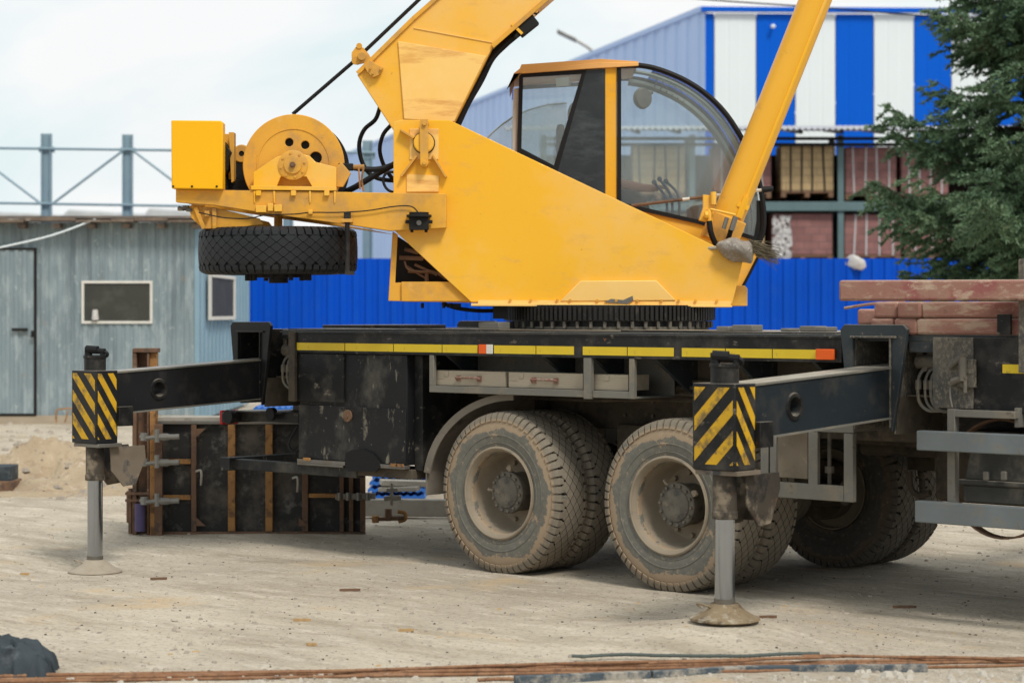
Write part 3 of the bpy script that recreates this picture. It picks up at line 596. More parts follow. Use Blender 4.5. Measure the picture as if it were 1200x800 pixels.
# ================================================================= spruce
def spruce(px,d,label):
    base=flatp(px,d); t=empty('spruce_tree',base); tag(t,label,'spruce tree')
    rnd=random.Random(11); Ht=9.5
    mb=MB(); mb.sweep([base+UP*z+V((.05*math.sin(z),.04*math.cos(z*1.3),0)) for z in (-.1,1,2.5,4,6,8,Ht)],[.17,.15,.13,.11,.08,.04,.01],10)
    leaf=MB(); fv=leaf.v; ff=leaf.f
    def tuft(c,dirv,L,n):
        for _ in range(n):
            s=rnd.random(); o=c+dirv*L*s
            v=V((rnd.gauss(0,1),rnd.gauss(0,1),rnd.gauss(0,1)))*.55+dirv*.8
            v.normalize(); l=rnd.uniform(.035,.075); sd=v.cross(V((rnd.gauss(0,1),rnd.gauss(0,1),rnd.gauss(0,1)))).normalized()*rnd.uniform(.008,.015)
            i=len(fv); fv.extend([o-sd,o+sd,o+v*l+sd*.3,o+v*l-sd*.3]); ff.append((i,i+1,i+2,i+3))
    z=1.3
    while z<Ht-.2:
        k=1-(z-1.3)/(Ht-1.3); Rm=(1.55 if z<2.9 else 2.05 if z<4.2 else 2.05-(z-4.2)*1.3 if z<4.8 else max(.25,1.25*(Ht-z)/(Ht-4.7)+.15))
        nb=rnd.randint(9,12); a0=rnd.random()*6.28
        for b in range(nb):
            a=a0+b*2*math.pi/nb+rnd.uniform(-.3,.3); L=Rm*rnd.uniform(.5,1.15)
            if rnd.random()<.10: continue
            dh=V((math.cos(a),math.sin(a),0)); sag=rnd.uniform(.05,.28); p0=base+UP*z
            pts=[p0+dh*L*s+UP*(-sag*L*math.sin(s*2.2)+.16*L*s*s*s) for s in (0,.2,.4,.6,.8,1)]
            mb.sweep(pts,[.03,.024,.018,.013,.009,.004],5,cap=False)
            sidev=dh.cross(UP)
            ns=int(5+L*9)
            for j in range(ns):
                s=.18+.82*(j+rnd.random())/ns; i=min(4,int(s*5)); fr=s*5-i; c=pts[i].lerp(pts[i+1],fr)
                tl=(.16+.40*(1-abs(s-.55))*min(1,L))*rnd.uniform(.6,1.15)
                for sg in (-1,1):
                    if rnd.random()<.12: continue
                    tv=(sidev*sg*rnd.uniform(.5,1.1)+dh*rnd.uniform(.35,.9)+UP*rnd.uniform(-.75,.15)).normalized()
                    tuft(c,tv,tl,int(34+tl*125))
            tuft(pts[-1],dh,.12,14)
        z+=rnd.uniform(.24,.33)
    mb.build('trunk',m_bark,t)
    m,nt,p=newmat('spruce needles'); vec=mapping(nt)
    c=mix(nt,rng(nt,nz(nt,vec,1.6,5),.35,.65),(.065,.135,.070),(.14,.225,.12)); c=mix(nt,mth(nt,'MULTIPLY',rng(nt,nz(nt,vec,9,4),.55,.66),.6),c,(.21,.27,.17))
    c=mix(nt,mth(nt,'MULTIPLY',rng(nt,nz(nt,vec,2.6,4),.64,.70),.6),c,(.17,.11,.06))
    nt.links.new(c,p.inputs['Base Color']); p.inputs['Roughness'].default_value=.7
    leaf.build('crown',m,t,smooth=0,recalc=False)
    return t
spruce(1214,28,'dark green spruce tree with drooping branches at the right edge of the picture')

# ================================================================= formwork behind the rear outrigger
DP=17.9
def fq(x,y,d=DP): return at(x,y,d)
fwk=empty('formwork',gnd(300,626)); tag(fwk,'rusty steel framed formwork panel with black plywood standing behind the truck tail','formwork panel')
mb=MB(); cbox(mb,186,497,425,624,DP+.05,.02); mb.build('plywood',m_ply,fwk)
def fbar(x0,y0,x1,y1,mat,name='frame_bar',d=DP,th=.05):
    mb=MB(); cbox(mb,x0,y0,x1,y1,d,th); return mb.build(name,mat,fwk,bevel=.004)
for x0,x1,mt in ((184,190,m_rust),(224,230,m_rust),(267,275.5,m_rusty_or),(311,319.5,m_rusty_or),(354,361,m_rust),(398,403,m_rust),(409,414,m_rust),(422,428,m_rust)):
    fbar(x0,497.5,x1,622.5,mt)
for y0,y1,x0,x1,mt in ((493,497,184,428,m_steel),(623,628,184,428,m_rust)): fbar(x0,y0,x1,y1,mt)
for y in (538,580): fbar(190.5,y,223.5,y+5.5,m_rusty_or)
for y in (536,578): fbar(361.5,y,397.5,y+5,m_rusty_or)
mb=MB(); cbox(mb,184,489,348,493,DP+.02,.35); mb.build('top_sheet',m_conc,fwk)
for x,y,s in ((236,554,1),(349,562,1)):
    mb=MB(); mb.hose([fq(x-6,y-2,DP-.02),fq(x-1,y-3,DP-.06),fq(x,y+3,DP-.07),fq(x-.5,y+14,DP-.05)],.010,6,4); mb.build('hook',m_conc,fwk)
for x,y in ((230,502),(230,616),(350,616)):
    mb=MB(); mb.prism([fq(x,y,DP-.005),fq(x+11,y if y>600 else y,DP-.005),fq(x,y-10 if y>600 else y+10,DP-.005)],FW*.012); mb.build('gusset',m_rust,fwk)
mb=MB(); mb.bar(fq(393,581.5,DP-.06),fq(440,581,DP-.06),.04,.045); 
for x in (398,408,420,431): mb.tube(fq(x,577,DP-.1),fq(x,586,DP-.1),.022,n=8)
mb.build('clamp_bar',m_steel,fwk)
# corner unit: yellow and brown uprights with wedge clamps
m_clamp=M('grey galvanised clamp',(.27,.26,.235),.6,.2,(.2,.19,.17),6,ov=[((.38,.36,.32),.55,.65,8,.5),((.15,.1,.07),.6,.7,12,.6)])
fc=empty('formwork_corner',gnd(170,628)); tag(fc,'tall rusty formwork corner post with yellow upright and wedge clamps','formwork post')
mb=MB(); cbox(mb,155,409,160,627,DP-.05,.16); cbox(mb,160,409,172,627,DP+.05,.03); cbox(mb,172,409,175,627,DP-.05,.16); cbox(mb,156,408,184,413,DP-.06,.17); mb.build('brown_column',m_rust,fc,bevel=.004)
mb=MB(); cbox(mb,175.5,413,184,500,DP-.02,.06); mb.build('upper_plate',m_rusty_or,fc,bevel=.004)
mb=MB(); cbox(mb,175.5,482,182,628,DP-.08,.05); mb.build('yellow_upright',m_rusty_or,fc,bevel=.004)
mb=MB(); cbox(mb,181,497,190,628,DP-.09,.05); mb.build('inner_upright',m_rust,fc,bevel=.004)
mb=MB(); mb.tube(fq(164,590,DP-.12),fq(164,622,DP-.12),.042,n=14); mb.build('violet_sleeve',M('faded violet plastic',(.10,.08,.17),.6),fc)
for y in (511,541,586):
    mb=MB(); mb.sweep(catmull([fq(165,y,DP-.14),fq(172,y+2,DP-.17),fq(184,y+1,DP-.15),fq(196,y+1,DP-.13),fq(210,y+.5,DP-.13)],4),[.018]*8+[.03]*5+[.022]*4,8)
    mb.tube(fq(184,y-8,DP-.16),fq(184,y+7,DP-.16),.022,n=8); mb.tube(fq(169,y-4,DP-.16),fq(169,y+5,DP-.16),.03,n=8); mb.build('wedge_clamp',m_clamp,fc)
mb=MB(); mb.tube(fq(150,575,DP),fq(150,612,DP),.014,n=6); mb.tube(fq(153,572,DP),fq(153,625,DP),.02,n=6); mb.bar(fq(147,578,DP-.05),fq(176,578,DP-.05),.03,.02); mb.bar(fq(147,586,DP-.05),fq(176,586,DP-.05),.03,.02); mb.build('tie_rod',m_rust,fc)
# things beyond the tail, on the ground
def sheets(x0,x1,y0,yb,label,n,d=None):
    c=gnd((x0+x1)/2,yb) if d is None else flatp((x0+x1)/2,d); dd=(c-CAM).dot(FW); h=(yb-y0)/2580*dd if d is None else CAM.z-(y0-Y0)/2580*d
    wd=(x1-x0)/2580*dd; o=empty('sheet_stack',V((c.x,c.y,0))); tag(o,label,'sheet stack')
    for k in range(n):
        z=h*(k+.08)/n; mb=MB(); off=random.uniform(-.03,.03); m_=16; vs=[]
        for i in range(m_+1):
            q=V((c.x,c.y,0))+RT*(-wd/2+wd*i/m_+off)+UP*(z+(.25*h/n if i%2 else 0)); vs+=[q,q+FW*.9]
        i0=len(vs); mb.add(vs+[v+UP*h/n*.45 for v in vs],[(2*i,2*i+2,2*i+3,2*i+1) for i in range(m_)]+[(i0+2*i,i0+2*i+1,i0+2*i+3,i0+2*i+2) for i in range(m_)]+[(2*i,i0+2*i,i0+2*i+2,2*i+2) for i in range(m_)])
        mb.build('sheet',M('blue sheet',(.01,.10,.45),.5,0,(.05,.17,.5),2) if k==0 else bpy.data.materials['blue sheet'],o,smooth=0)
sheets(300,356,473,0,'tall stack of blue sheets behind the tail of the truck',9,21.5)
sheets(433,500,553,586,'low stack of blue sheets on the ground behind the rear wheel',4)
mb=MB(); mb.bar(gnd(426,606)+UP*.09,gnd(548,607)+UP*.09,.12,.15); tag(mb.build('concrete_beam',m_conc,bevel=.01),'pale concrete beam lying on the ground beside the rear wheel','beam')
mb=MB(); a=gnd(446,600); mb.bar(a+UP*.27,gnd(512,599)+UP*.25,.2,.05); mb.bar(a+UP*.21,gnd(490,601)+UP*.22,.16,.04); tag(mb.build('plank_pile',m_conc,bevel=.006),'short grey planks piled on the pale concrete beam','planks')
cl=empty('formwork_clamp',gnd(455,612)); tag(cl,'rusty brown screw clamp in front of the pale concrete beam','clamp')
mb=MB(); q=lambda x,y: at(x,y,18.6); mb.tube(q(436,608),q(474,607),.018,n=8); mb.tube(q(455,596),q(455,610),.03,n=8); mb.build('screw',m_rust,cl)
mb=MB(); mb.hose([q(466,599),q(474,601),q(475,608),q(467,611)],.018,6,4); mb.build('jaw',m_rusty_or,cl); mb=MB(); mb.tube(q(440,604),q(440,612),.03,n=8); mb.build('nut',m_rusty_or,cl)
mb=MB(); mb.tube(q(459,566),q(459,592),.015,n=6); mb.bar(q(453,574),q(466,574),.03,.03); mb.bar(q(450,584),q(470,583),.05,.04); tag(mb.build('wing_nut_rod',m_conc),'upright tie rod with wing nut standing on the concrete beam','tie rod')
# timber blocks at left edge
tb=empty('block_stack',gnd(-8,577)); tag(tb,'two dark stacked blocks at the left edge in front of the sand heap','blocks')
mb=MB(); c=gnd(-10,577); mb.obox(c+UP*.06,RT*.26,FW*.2,UP*.07); mb.build('lower_block',m_rust,tb,bevel=.01)
mb=MB(); mb.obox(c+UP*.2-RT*.02,RT*.25,FW*.18,UP*.075); mb.build('upper_block',m_cloth,tb,bevel=.01)

# ================================================================= foreground
# dark tarpaulin bundle
mb=MB(); n1,n2=40,26; base=gnd(14,788); vs=[]
for j in range(n2+1):
    for i in range(n1+1):
        u=i/n1*2-1; v=j/n2*2-1; r=max(0,1-abs(u)**2.6)*max(0,1-abs(v)**2.4)
        h=.185*r**.45*(1-.10*u); p=base+RT*(u*.215-.01)+FW*(v*.17)
        k=V((u*2.0,v*2.0,0)); h+=r**.3*(.035*noise.noise(k*1.3+V((0,0,2)))+.030*abs(noise.noise(k*2.6+V((5,u*2,1))))-.02)
        p+=RT*.03*noise.noise(k*2+V((9,0,0)))+FW*.03*noise.noise(k*2+V((0,9,0))); vs.append(p+UP*max(h,-.01))
mb.add(vs,[(j*(n1+1)+i,j*(n1+1)+i+1,(j+1)*(n1+1)+i+1,(j+1)*(n1+1)+i) for j in range(n2) for i in range(n1)])
mb.box((base.x-.12,base.y-.1,-.01),(base.x+.12,base.y+.1,.01))
tag(mb.build('tarpaulin',m_cloth,None,smooth=60),'crumpled dark blue grey tarpaulin lying at the lower left corner','tarpaulin')
# rebar
def rebar(x0,y0,x1,y1,r,mat,label,z=0.0,grp='rusty rebars lying across the foreground'):
    pts=[]; n=18
    for i in range(n+1):
        t=i/n; g0=gnd(x0+(x1-x0)*t,y0+(y1-y0)*t+(.35*math.sin(t*5+x0+y0)+.5*math.sin(t*11+y1)),0)
        for _ in range(3): g0=gnd(x0+(x1-x0)*t,y0+(y1-y0)*t+(.35*math.sin(t*5+x0+y0)+.5*math.sin(t*11+y1)),gh(g0.x,g0.y)+r)
        g0.z=gh(g0.x,g0.y)+r+z; pts.append(g0)
    mb=MB(); mb.sweep(pts,r,7)
    L=(pts[-1]-pts[0]).length; k=int(L/.05); d=(pts[-1]-pts[0]).normalized()
    for i in range(1,min(k,130)):
        s=i/min(k,130)*n; a=int(s); c=pts[a].lerp(pts[min(a+1,n)],s-a); mb.sweep([c-d*.004,c+d*.004],r*1.18,7,True)
    tag(mb.build('rebar',mat),label,'rebar',grp if grp else None)
Rb=[( -40,793,1240,770,.009,m_rebar,'long rusty rebar at the back of the foreground bundle, running edge to edge',.0),
    (-40,796,1240,774,.009,m_rebar,'long rusty rebar in the middle of the foreground bundle',.0),
    (-40,799,1240,779,.008,m_rebar,'long rusty rebar nearest the blue form edge on the right',.0),
    (670,771.5,960,768,.009,m_rebar2,'grey green ribbed rebar lying on top of the rusty bundle',.018),
    (290,792,1000,772.5,.008,m_rebar,'rusty rebar resting on top of the bundle from left centre to right',.018),
    (-40,790.5,560,789,.008,m_rebar,'rusty rebar on the left end of the bundle beside the tarpaulin',.0),
    (350,789,700,784,.009,m_rebar,'shorter rusty rebar in the centre behind the others',.0),
    (940,772,1240,777,.008,m_rebar,'rusty rebar on the right end angled down across the bundle',.02),
    (560,796,668,793.5,.009,m_rebar,'short rebar stub in front of the bundle at lower centre',.0),
    (760,784,960,776,.008,m_rebar,'thin pale rebar crossing the bundle near the front outrigger foot',.03)]
for a in Rb: rebar(*a[:4],a[4],a[5],a[6],a[7])
# form edge and concrete crumbs
fe2=[]; mb=MB(); pts=[gnd(600,799),gnd(760,793),gnd(870,787),gnd(1085,785)]
for i in range(3):
    a,b=pts[i],pts[i+1]; nrm=(b-a).cross(UP).normalized(); mb=MB(); mb.prism([a+UP*-.02+(b-a).normalized()*.008,b-UP*.02,b+UP*.035,a+UP*.035+(b-a).normalized()*.008],nrm*.045)
    tag(mb.build('form_edge',m_edge,bevel=.003),['blue edge board at the bottom centre below the rebars','middle blue edge board below the front outrigger foot','right blue edge board ending in the crumbled concrete'][i],'edge board')
tag(scatter('concrete_rubble',M('pale concrete crumbs',(.52,.48,.42),.9,0,(.4,.36,.31),6),520,.006,.045,21,px=(1000,1240),py=(784,812)),'crumbled pale concrete at the lower right corner','rubble')
tag(scatter('edge_rubble',bpy.data.materials['pale concrete crumbs'],900,.005,.028,22,px=(60,1100),py=(791,812)),'pale concrete crumbs along the bottom edge of the picture','rubble')
# ================================================================= the truck crane
T=empty('truck_crane',V((0,1.25,0))); tag(T,'yellow truck mounted crane on a dirty black chassis with its outriggers down','truck crane')
def part(mb,name,mat,parent=None,**k): return mb.build(name,mat,parent or T,**k)
# ---- wheels
RW=.560
def tyre_mesh(mb):
    prof=[(.278,.118),(.282,-.118),(.296,-.140),(.33,-.153),(.38,-.162),(.43,-.163),(.475,-.158),(.505,-.150),(.53,-.138),(.540,-.115),(.546,-.06),(.548,0),(.546,.06),(.540,.115),(.53,.138),(.505,.150),(.475,.158),(.43,.163),(.38,.162),(.33,.153),(.296,.140)]
    mb.lathe(prof,(0,0,0),(0,1,0),96,closed=True)
    for s in (-1,1):
        mb.lathe([(.395,s*.1615),(.398,s*.166),(.404,s*.166),(.407,s*.1635)],(0,0,0),(0,1,0),96)
        mb.lathe([(.345,s*.155),(.349,s*.160),(.353,s*.1565)],(0,0,0),(0,1,0),96)
    N=60; pt=2*math.pi/N
    def pp(th,y,r): return V((r*math.sin(th),y,r*math.cos(th)))
    def rad(y): return .5635-.012*(abs(y)/.13)**3
    N2=38; p2=2*math.pi/N2
    for j in range(6):
        yc=-.085+.034*j
        for i in range(N2):
            t0=(i+(.5 if j%2 else 0))*p2; ht=p2*.47; hw=.0322
            sh=[(t0-ht,yc),(t0-ht*.12,yc-hw),(t0+ht*.12,yc-hw),(t0+ht,yc),(t0+ht*.12,yc+hw),(t0-ht*.12,yc+hw)]
            lo=[pp(t,y,.538) for t,y in sh]; hi=[pp(t0+(t-t0)*.93,yc+(y-yc)*.94,rad(y)) for t,y in sh]
            mb.add(lo+hi,[(k,(k+1)%6,6+(k+1)%6,6+k) for k in range(6)]+[(6,7,8,9,10,11)])
    for s in (-1,1):
        for i in range(N):
            t0=(i+.25)*pt; h=pt*.41
            yr=[(.103,.561),(.135,.555),(.150,.538),(.160,.512),(.163,.498)]; inn=[(.103,.535),(.128,.533),(.140,.52),(.150,.505),(.158,.496)]
            vs=[]
            for k,(y,r) in enumerate(yr):
                hh=h*(1-.04*k)*(1 if k else .75); vs+=[pp(t0-hh,s*y,r),pp(t0+hh,s*y,r)]
            for k,(y,r) in enumerate(inn):
                hh=h*(1.04-.04*k)*(1 if k else .8); vs+=[pp(t0-hh,s*y,r),pp(t0+hh,s*y,r)]
            fs=[]
            for k in range(4): fs+=[(2*k,2*k+1,2*k+3,2*k+2),(10+2*k,2*k,2*k+2,10+2*k+2),(2*k+1,10+2*k+1,10+2*k+3,2*k+3)]
            fs+=[(0,10,11,1),(8,9,19,18)]
            mb.add(vs,fs)
m_grooveshade=flat('groove shade rubber',(.025,.024,.022),.9)
def groove(o):      # dark colour on the tread floor stands in for shade between the blocks
    me=o.data; me.materials.append(m_grooveshade)
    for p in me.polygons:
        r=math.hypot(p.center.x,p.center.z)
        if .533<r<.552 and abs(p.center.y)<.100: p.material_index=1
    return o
def make_wheel(x,y,spin,kind,tm=None):
    xf=Matrix.Translation((x,y,RW-.006))@Matrix.Rotation(spin,4,'Y')
    if kind=='in': xf=xf@Matrix.Rotation(math.pi,4,'Z')
    mb=MB(xf)
    if kind!='in':
        mb.lathe([(.322,-.150),(.324,-.158),(.314,-.163),(.304,-.158),(.298,-.147),(.288,-.135),(.283,-.10),(.277,-.03),(.262,.03),(.250,.075),(.235,.092),(.15,.096),(.12,.096),(.12,.11),(.27,.11),(.285,.08),(.285,.14),(.276,.14),(.27,.09)],(0,0,0),(0,1,0),64)
        for k in range(10):
            a=k*.6283; mb.tube((.205*math.sin(a),.095,.205*math.cos(a)),(.205*math.sin(a),.065,.205*math.cos(a)),.017,n=6)
        mb.lathe([(.316,-.1625),(.320,-.166),(.311,-.1695),(.303,-.163)],(0,0,0),(0,1,0),64)
    else:
        mb.lathe([(.322,-.150),(.314,-.163),(.298,-.147),(.283,-.10),(.27,.02),(.25,.06),(.1,.06),(.1,.08),(.27,.08),(.285,.14),(.276,.14)],(0,0,0),(0,1,0),48)
    wh_=mb.build('wheel',m_rim,T,smooth=40)
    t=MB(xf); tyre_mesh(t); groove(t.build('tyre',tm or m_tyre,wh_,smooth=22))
    if kind!='in':
        h=MB(xf); h.lathe([(.0,-.088),(.09,-.090),(.105,-.086),(.110,-.078),(.140,-.076),(.146,-.070),(.146,-.035),(.135,-.03),(.135,.098)],(0,0,0),(0,1,0),48)
        for k in range(14):
            a=k*2*math.pi/14; h.tube((.127*math.sin(a),-.074,.127*math.cos(a)),(.127*math.sin(a),-.092,.127*math.cos(a)),.0105,n=6)
        h.build('hub',m_hub,wh_,smooth=30)
        v=MB(xf); v.hose([(-.03,-.06,.14),(-.035,-.07,.175),(-.01,-.08,.19)],.011,6,3); v.tube((-.045,-.07,.165),(-.005,-.07,.165),.016,n=8); v.build('valve_fitting',m_rim,wh_); v=MB(xf); v.hose([(-.14,-.05,-.03),(-.17,-.06,-.045),(-.185,-.065,-.04)],.01,6,3); v.build('valve_stem',m_rim,wh_)
    return wh_
AX1,AX2=-.13,1.36
for x,sp in ((AX1,.3),(AX2,1.2)):
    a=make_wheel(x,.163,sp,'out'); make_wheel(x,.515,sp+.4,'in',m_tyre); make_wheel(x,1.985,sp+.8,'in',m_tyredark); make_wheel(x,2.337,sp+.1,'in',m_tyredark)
    mb=MB(); mb.tube((x,.30,RW),(x,2.2,RW),.085,n=20); mb.ball((x,1.25,RW),(.22,.2,.22),10); mb.tube((x,.66,RW),(x,.80,RW),.215,n=28); mb.tube((x,1.70,RW),(x,1.83,RW),.215,n=28)
    mb.tube((x+.1,1.55,RW-.02),(x+.32,1.55,RW+.0),.085,n=18); mb.tube((x+.1,.95,RW-.02),(x+.32,.95,RW),.085,n=18)
    part(mb,'axle',m_chassis)
# ---- leaf springs
for y in (.88,1.62):
    mb=MB()
    for k in range(7):
        hl=.74-.085*k; pts=[(.63+hl*s,y,.80-.028*k+.10*s*s*(hl/.74)) for s in (-1,-.6,-.2,.2,.6,1)]
        for a,b in zip(pts,pts[1:]): mb.bar(a,b,.09,.022)
    mb.box((.63-.12,y-.07,.55),(.63+.12,y+.07,1.0)); part(mb,'leaf_spring',m_chassis)
mb=MB(); mb.box((-3.0,.80,.98),(6.2,.885,1.30)); mb.box((-3.0,1.615,.98),(6.2,1.70,1.30))
for x in (-2.6,-1.5,-.3,.7,1.9,3.2,4.6): mb.box((x,.885,1.0),(x+.1,1.615,1.28))
mb.box((1.75,.62,.98),(1.95,.80,1.2)); mb.box((-.55,.62,.98),(-.35,.80,1.2))
part(mb,'chassis_frame',m_chassis,bevel=.006)
mb=MB(); mb.box((.35,.70,.62),(.92,.80,1.02)); mb.box((.35,1.70,.62),(.92,1.80,1.02)); mb.box((.50,.80,.66),(.78,1.70,.98)); part(mb,'spring_bracket',m_chassis,bevel=.01)
for xx in (-.95,.52,AX2+.62):
    mb=MB(); mb.box((xx,1.86,.72),(xx+.22,2.46,1.30)); part(mb,'far_mud_panel',m_chassis,bevel=.006)
mb=MB(); mb.box((2.72,1.0,.60),(5.8,1.6,.98)); part(mb,'fuel_tank',m_chassis,bevel=.04)
mb=MB(); mb.box((3.6,1.9,.60),(5.8,2.4,1.4)); part(mb,'far_tool_box',m_chassis,bevel=.02)
mb=MB()
for x in (.35,.6,1.05,1.3,2.1,2.3):
    for z in (1.08,1.18,1.24): mb.tube((x,.805,z),(x,.785,z),.014,n=6)
part(mb,'frame_bolt',m_hub)
# raised torsion box of the crane frame, hoses below the deck
mb=MB(); mb.box((-2.35,.55,1.30),(2.65,1.95,1.615)); mb.box((2.70,.55,1.33),(6.2,1.95,1.60)); part(mb,'torsion_box',m_chassis,bevel=.008)
mb=MB(); 
for k,(y,z) in enumerate(((.50,1.33),(.47,1.29),(.50,1.245),(.52,1.20))): mb.hose([(-.8,y,z),(.2,y,z-.01),(1.0,y,z+.01),(2.2,y,z-.005),(2.9,y,z)],.014,6,4)
part(mb,'hydraulic_pipe',m_chassis)
for x in (-.75,.18,.62,1.15,1.8,2.4):
    mb=MB(); mb.prism([(x,.10,1.50),(x,.55,1.50),(x,.55,1.22)],(.03,0,0)); part(mb,'deck_bracket',m_grey)
# ---- deck and its side rail
mb=MB(); mb.box((-2.40,.03,1.628),(2.69,2.47,1.668)); mb.box((2.69,.03,1.628),(6.2,2.47,1.668)); dk=part(mb,'deck',m_grey,bevel=.004)
mb=MB()
for a,b,h in ((-2.35,-1.0,.010),(-.98,-.2,.014),(-.17,.9,.010),(.93,1.6,.016),(1.62,2.6,.011)): mb.box((a,.045,1.668),(b,.60,1.668+h))
mb.build('deck_plate',m_black,dk,bevel=.003)
mb=MB(); rnd=random.Random(5)
for px,wd,h in ((578,.20,.052),(875,.16,.04),(852,.10,.03),(952,.13,.035),(925,.07,.02),(968,.08,.03)):
    x=XY(px,.35); mb.box((x-wd/2,.30,1.680),(x+wd/2,.42,1.680+h))
mb.build('deck_block',m_frame,dk,bevel=.006)
XL,XR=XY(345),XY(988)
mb=MB(); mb.box((XL,.0,1.497),(XR-.01,.028,1.655)); mb.box((XL,.028,1.497),(XR-.01,.12,1.508)); mb.box((XL,-.006,1.640),(XR-.01,.0,1.657)); rail=part(mb,'side_rail',m_black,bevel=.003)
for a,b in ((348,404),(404.6,461),(461.6,518),(518.6,560),(579,628),(628.6,673),(683,735),(735.6,790),(799,850),(850.6,905),(905.6,957)):
    mb=MB(); mb.box((XY(a)+.002,-.003,1.517),(XY(b)-.002,-.0005,1.573)); mb.build('yellow_strip',m_stripe,rail,smooth=0)
mb=MB(); mb.box((XY(562),-.012,1.514),(XY(571),-.001,1.578)); mb.build('orange_reflector',m_orr,rail,bevel=.002)
mb=MB(); mb.box((XY(571)+.001,-.012,1.514),(XY(578),-.001,1.578)); mb.build('white_reflector',m_wht,rail,bevel=.002)
mb=MB(); mb.box((XY(958),-.022,1.513),(XY(979),-.001,1.578)); mb.build('orange_reflector',m_orr,rail,bevel=.004)
# ---- rear black tool box
x0,x1=XY(348),XY(477,.03)
mb=MB(); mb.box((x0,.03,.70),(x1,.50,1.495)); bx=part(mb,'tool_box',m_box,bevel=.006)
mb=MB(); mb.box((x0-.002,.012,1.135),(XY(401),.028,1.49)); mb.build('patch_panel',m_black,bx,bevel=.003)
mb=MB(); mb.box((x0,.016,.705),(x1,.028,1.105)); lid=mb.build('lower_panel',m_box,bx,bevel=.003)
mb=MB(); c=onY(408,487,.016); mb.tube(c+V((0,.004,0)),c-V((0,.012,0)),.045,n=12); mb.tube(c,c-V((0,.02,0)),.018,n=8); mb.build('latch',m_rust,bx)
mb=MB(); mb.box((x0,-.0,.672),(x1,.06,.700)); mb.box((x0,.0,.655),(x0+.5,.02,.672)); mb.build('bottom_lip',m_steel,bx,bevel=.003)
mb=MB()
for px in (360,462,469): mb.box((XY(px)-.035,-.012,.690),(XY(px)+.04,.0,.712))
mb.build('lip_bracket',m_rusty_or,bx,bevel=.003)
mb=MB(); yprism(mb,[(405,531),(412,527),(425,526),(436,531),(444,541),(446,547),(440,552),(408,552),(404,545)],-.002,.014); mb.build('torn_rubber',m_rubber,bx)
mb=MB(); mb.box((x1+.002,.10,.66),(-.965,.50,1.49)); part(mb,'box_extension',m_black,bevel=.006)
mb=MB(); mb.box((x0-.0,.06,.600),(x1+.02,.36,.668)); part(mb,'box_support',m_chassis,bevel=.006)
# strap post left of the box
mb=MB(); mb.box((x0-.075,-.02,1.13),(x0-.006,.01,1.655)); mb.box((x0-.075,.01,1.13),(x0-.062,.2,1.655)); part(mb,'strap_post',m_chassis,bevel=.003)
# ---- tray with boards
tx0,tx1=XY(503),XY(743)
mb=MB(); zb,zt=1.235,1.497
mb.box((tx0,.0,zb),(XY(690),.03,zb+.048)); mb.box((tx0,.03,zb),(tx1,.42,zb+.012)); mb.box((tx0,.0,zb+.048),(XY(508),.03,zt)); mb.box((XY(685),-.012,zb-.01),(XY(693),.028,zt)); mb.box((XY(737),.0,zb),(tx1,.03,zt)); mb.box((XY(693)+.002,.006,zb),(XY(737)-.002,.03,zb+.048))
mb.box((tx0,.42,zb),(tx1,.435,zt)); part(mb,'side_tray',m_frame,bevel=.003)
# ---- mudguard
def guard(xc,a0,a1,rr,y0,y1,mat=m_grey,kx=1.30,kz=.975):
    mb=MB(); n=20; vs=[]
    for i in range(n+1):
        a=R(a0+(a1-a0)*i/n)
        for (r,y) in ((rr,y0),(rr,y1),(rr+.012,y1),(rr+.012,y0)): vs.append(V((xc-r*math.cos(a)*kx,y,RW+r*math.sin(a)*kz)))
    fs=[]
    for i in range(n):
        for k in range(4): fs.append((4*i+k,4*i+(k+1)%4,4*i+4+(k+1)%4,4*i+4+k))
    mb.add(vs,fs+[(0,1,2,3),(4*n+3,4*n+2,4*n+1,4*n)]); 
    vs=[]
    for i in range(n+1):
        a=R(a0+(a1-a0)*i/n)
        for (r,y) in ((rr-.035,y0-.012),(rr+.014,y0-.012),(rr+.014,y0),(rr-.035,y0)): vs.append(V((xc-r*math.cos(a)*kx,y,RW+r*math.sin(a)*kz)))
    mb.add(vs,[(4*i+k,4*i+(k+1)%4,4*i+4+(k+1)%4,4*i+4+k) for i in range(n) for k in range(4)]+[(0,1,2,3),(4*n+3,4*n+2,4*n+1,4*n)]); return mb
m_guard=M('dusty mudguard',(.22,.19,.155),.75,0,(.16,.14,.115),4,ov=[((.05,.045,.04),.55,.66,5,.7),((.36,.29,.2),.6,.7,8,.6)],bump=(40,.2,.003))
mg=part(guard(-.04,8,88,.685,.10,.68),'mudguard',m_guard,smooth=40)
mb=MB(); mb.box((-.935,.10,.49),(-.919,.68,.66)); mb.build('mud_flap',m_guard,mg,bevel=.004)
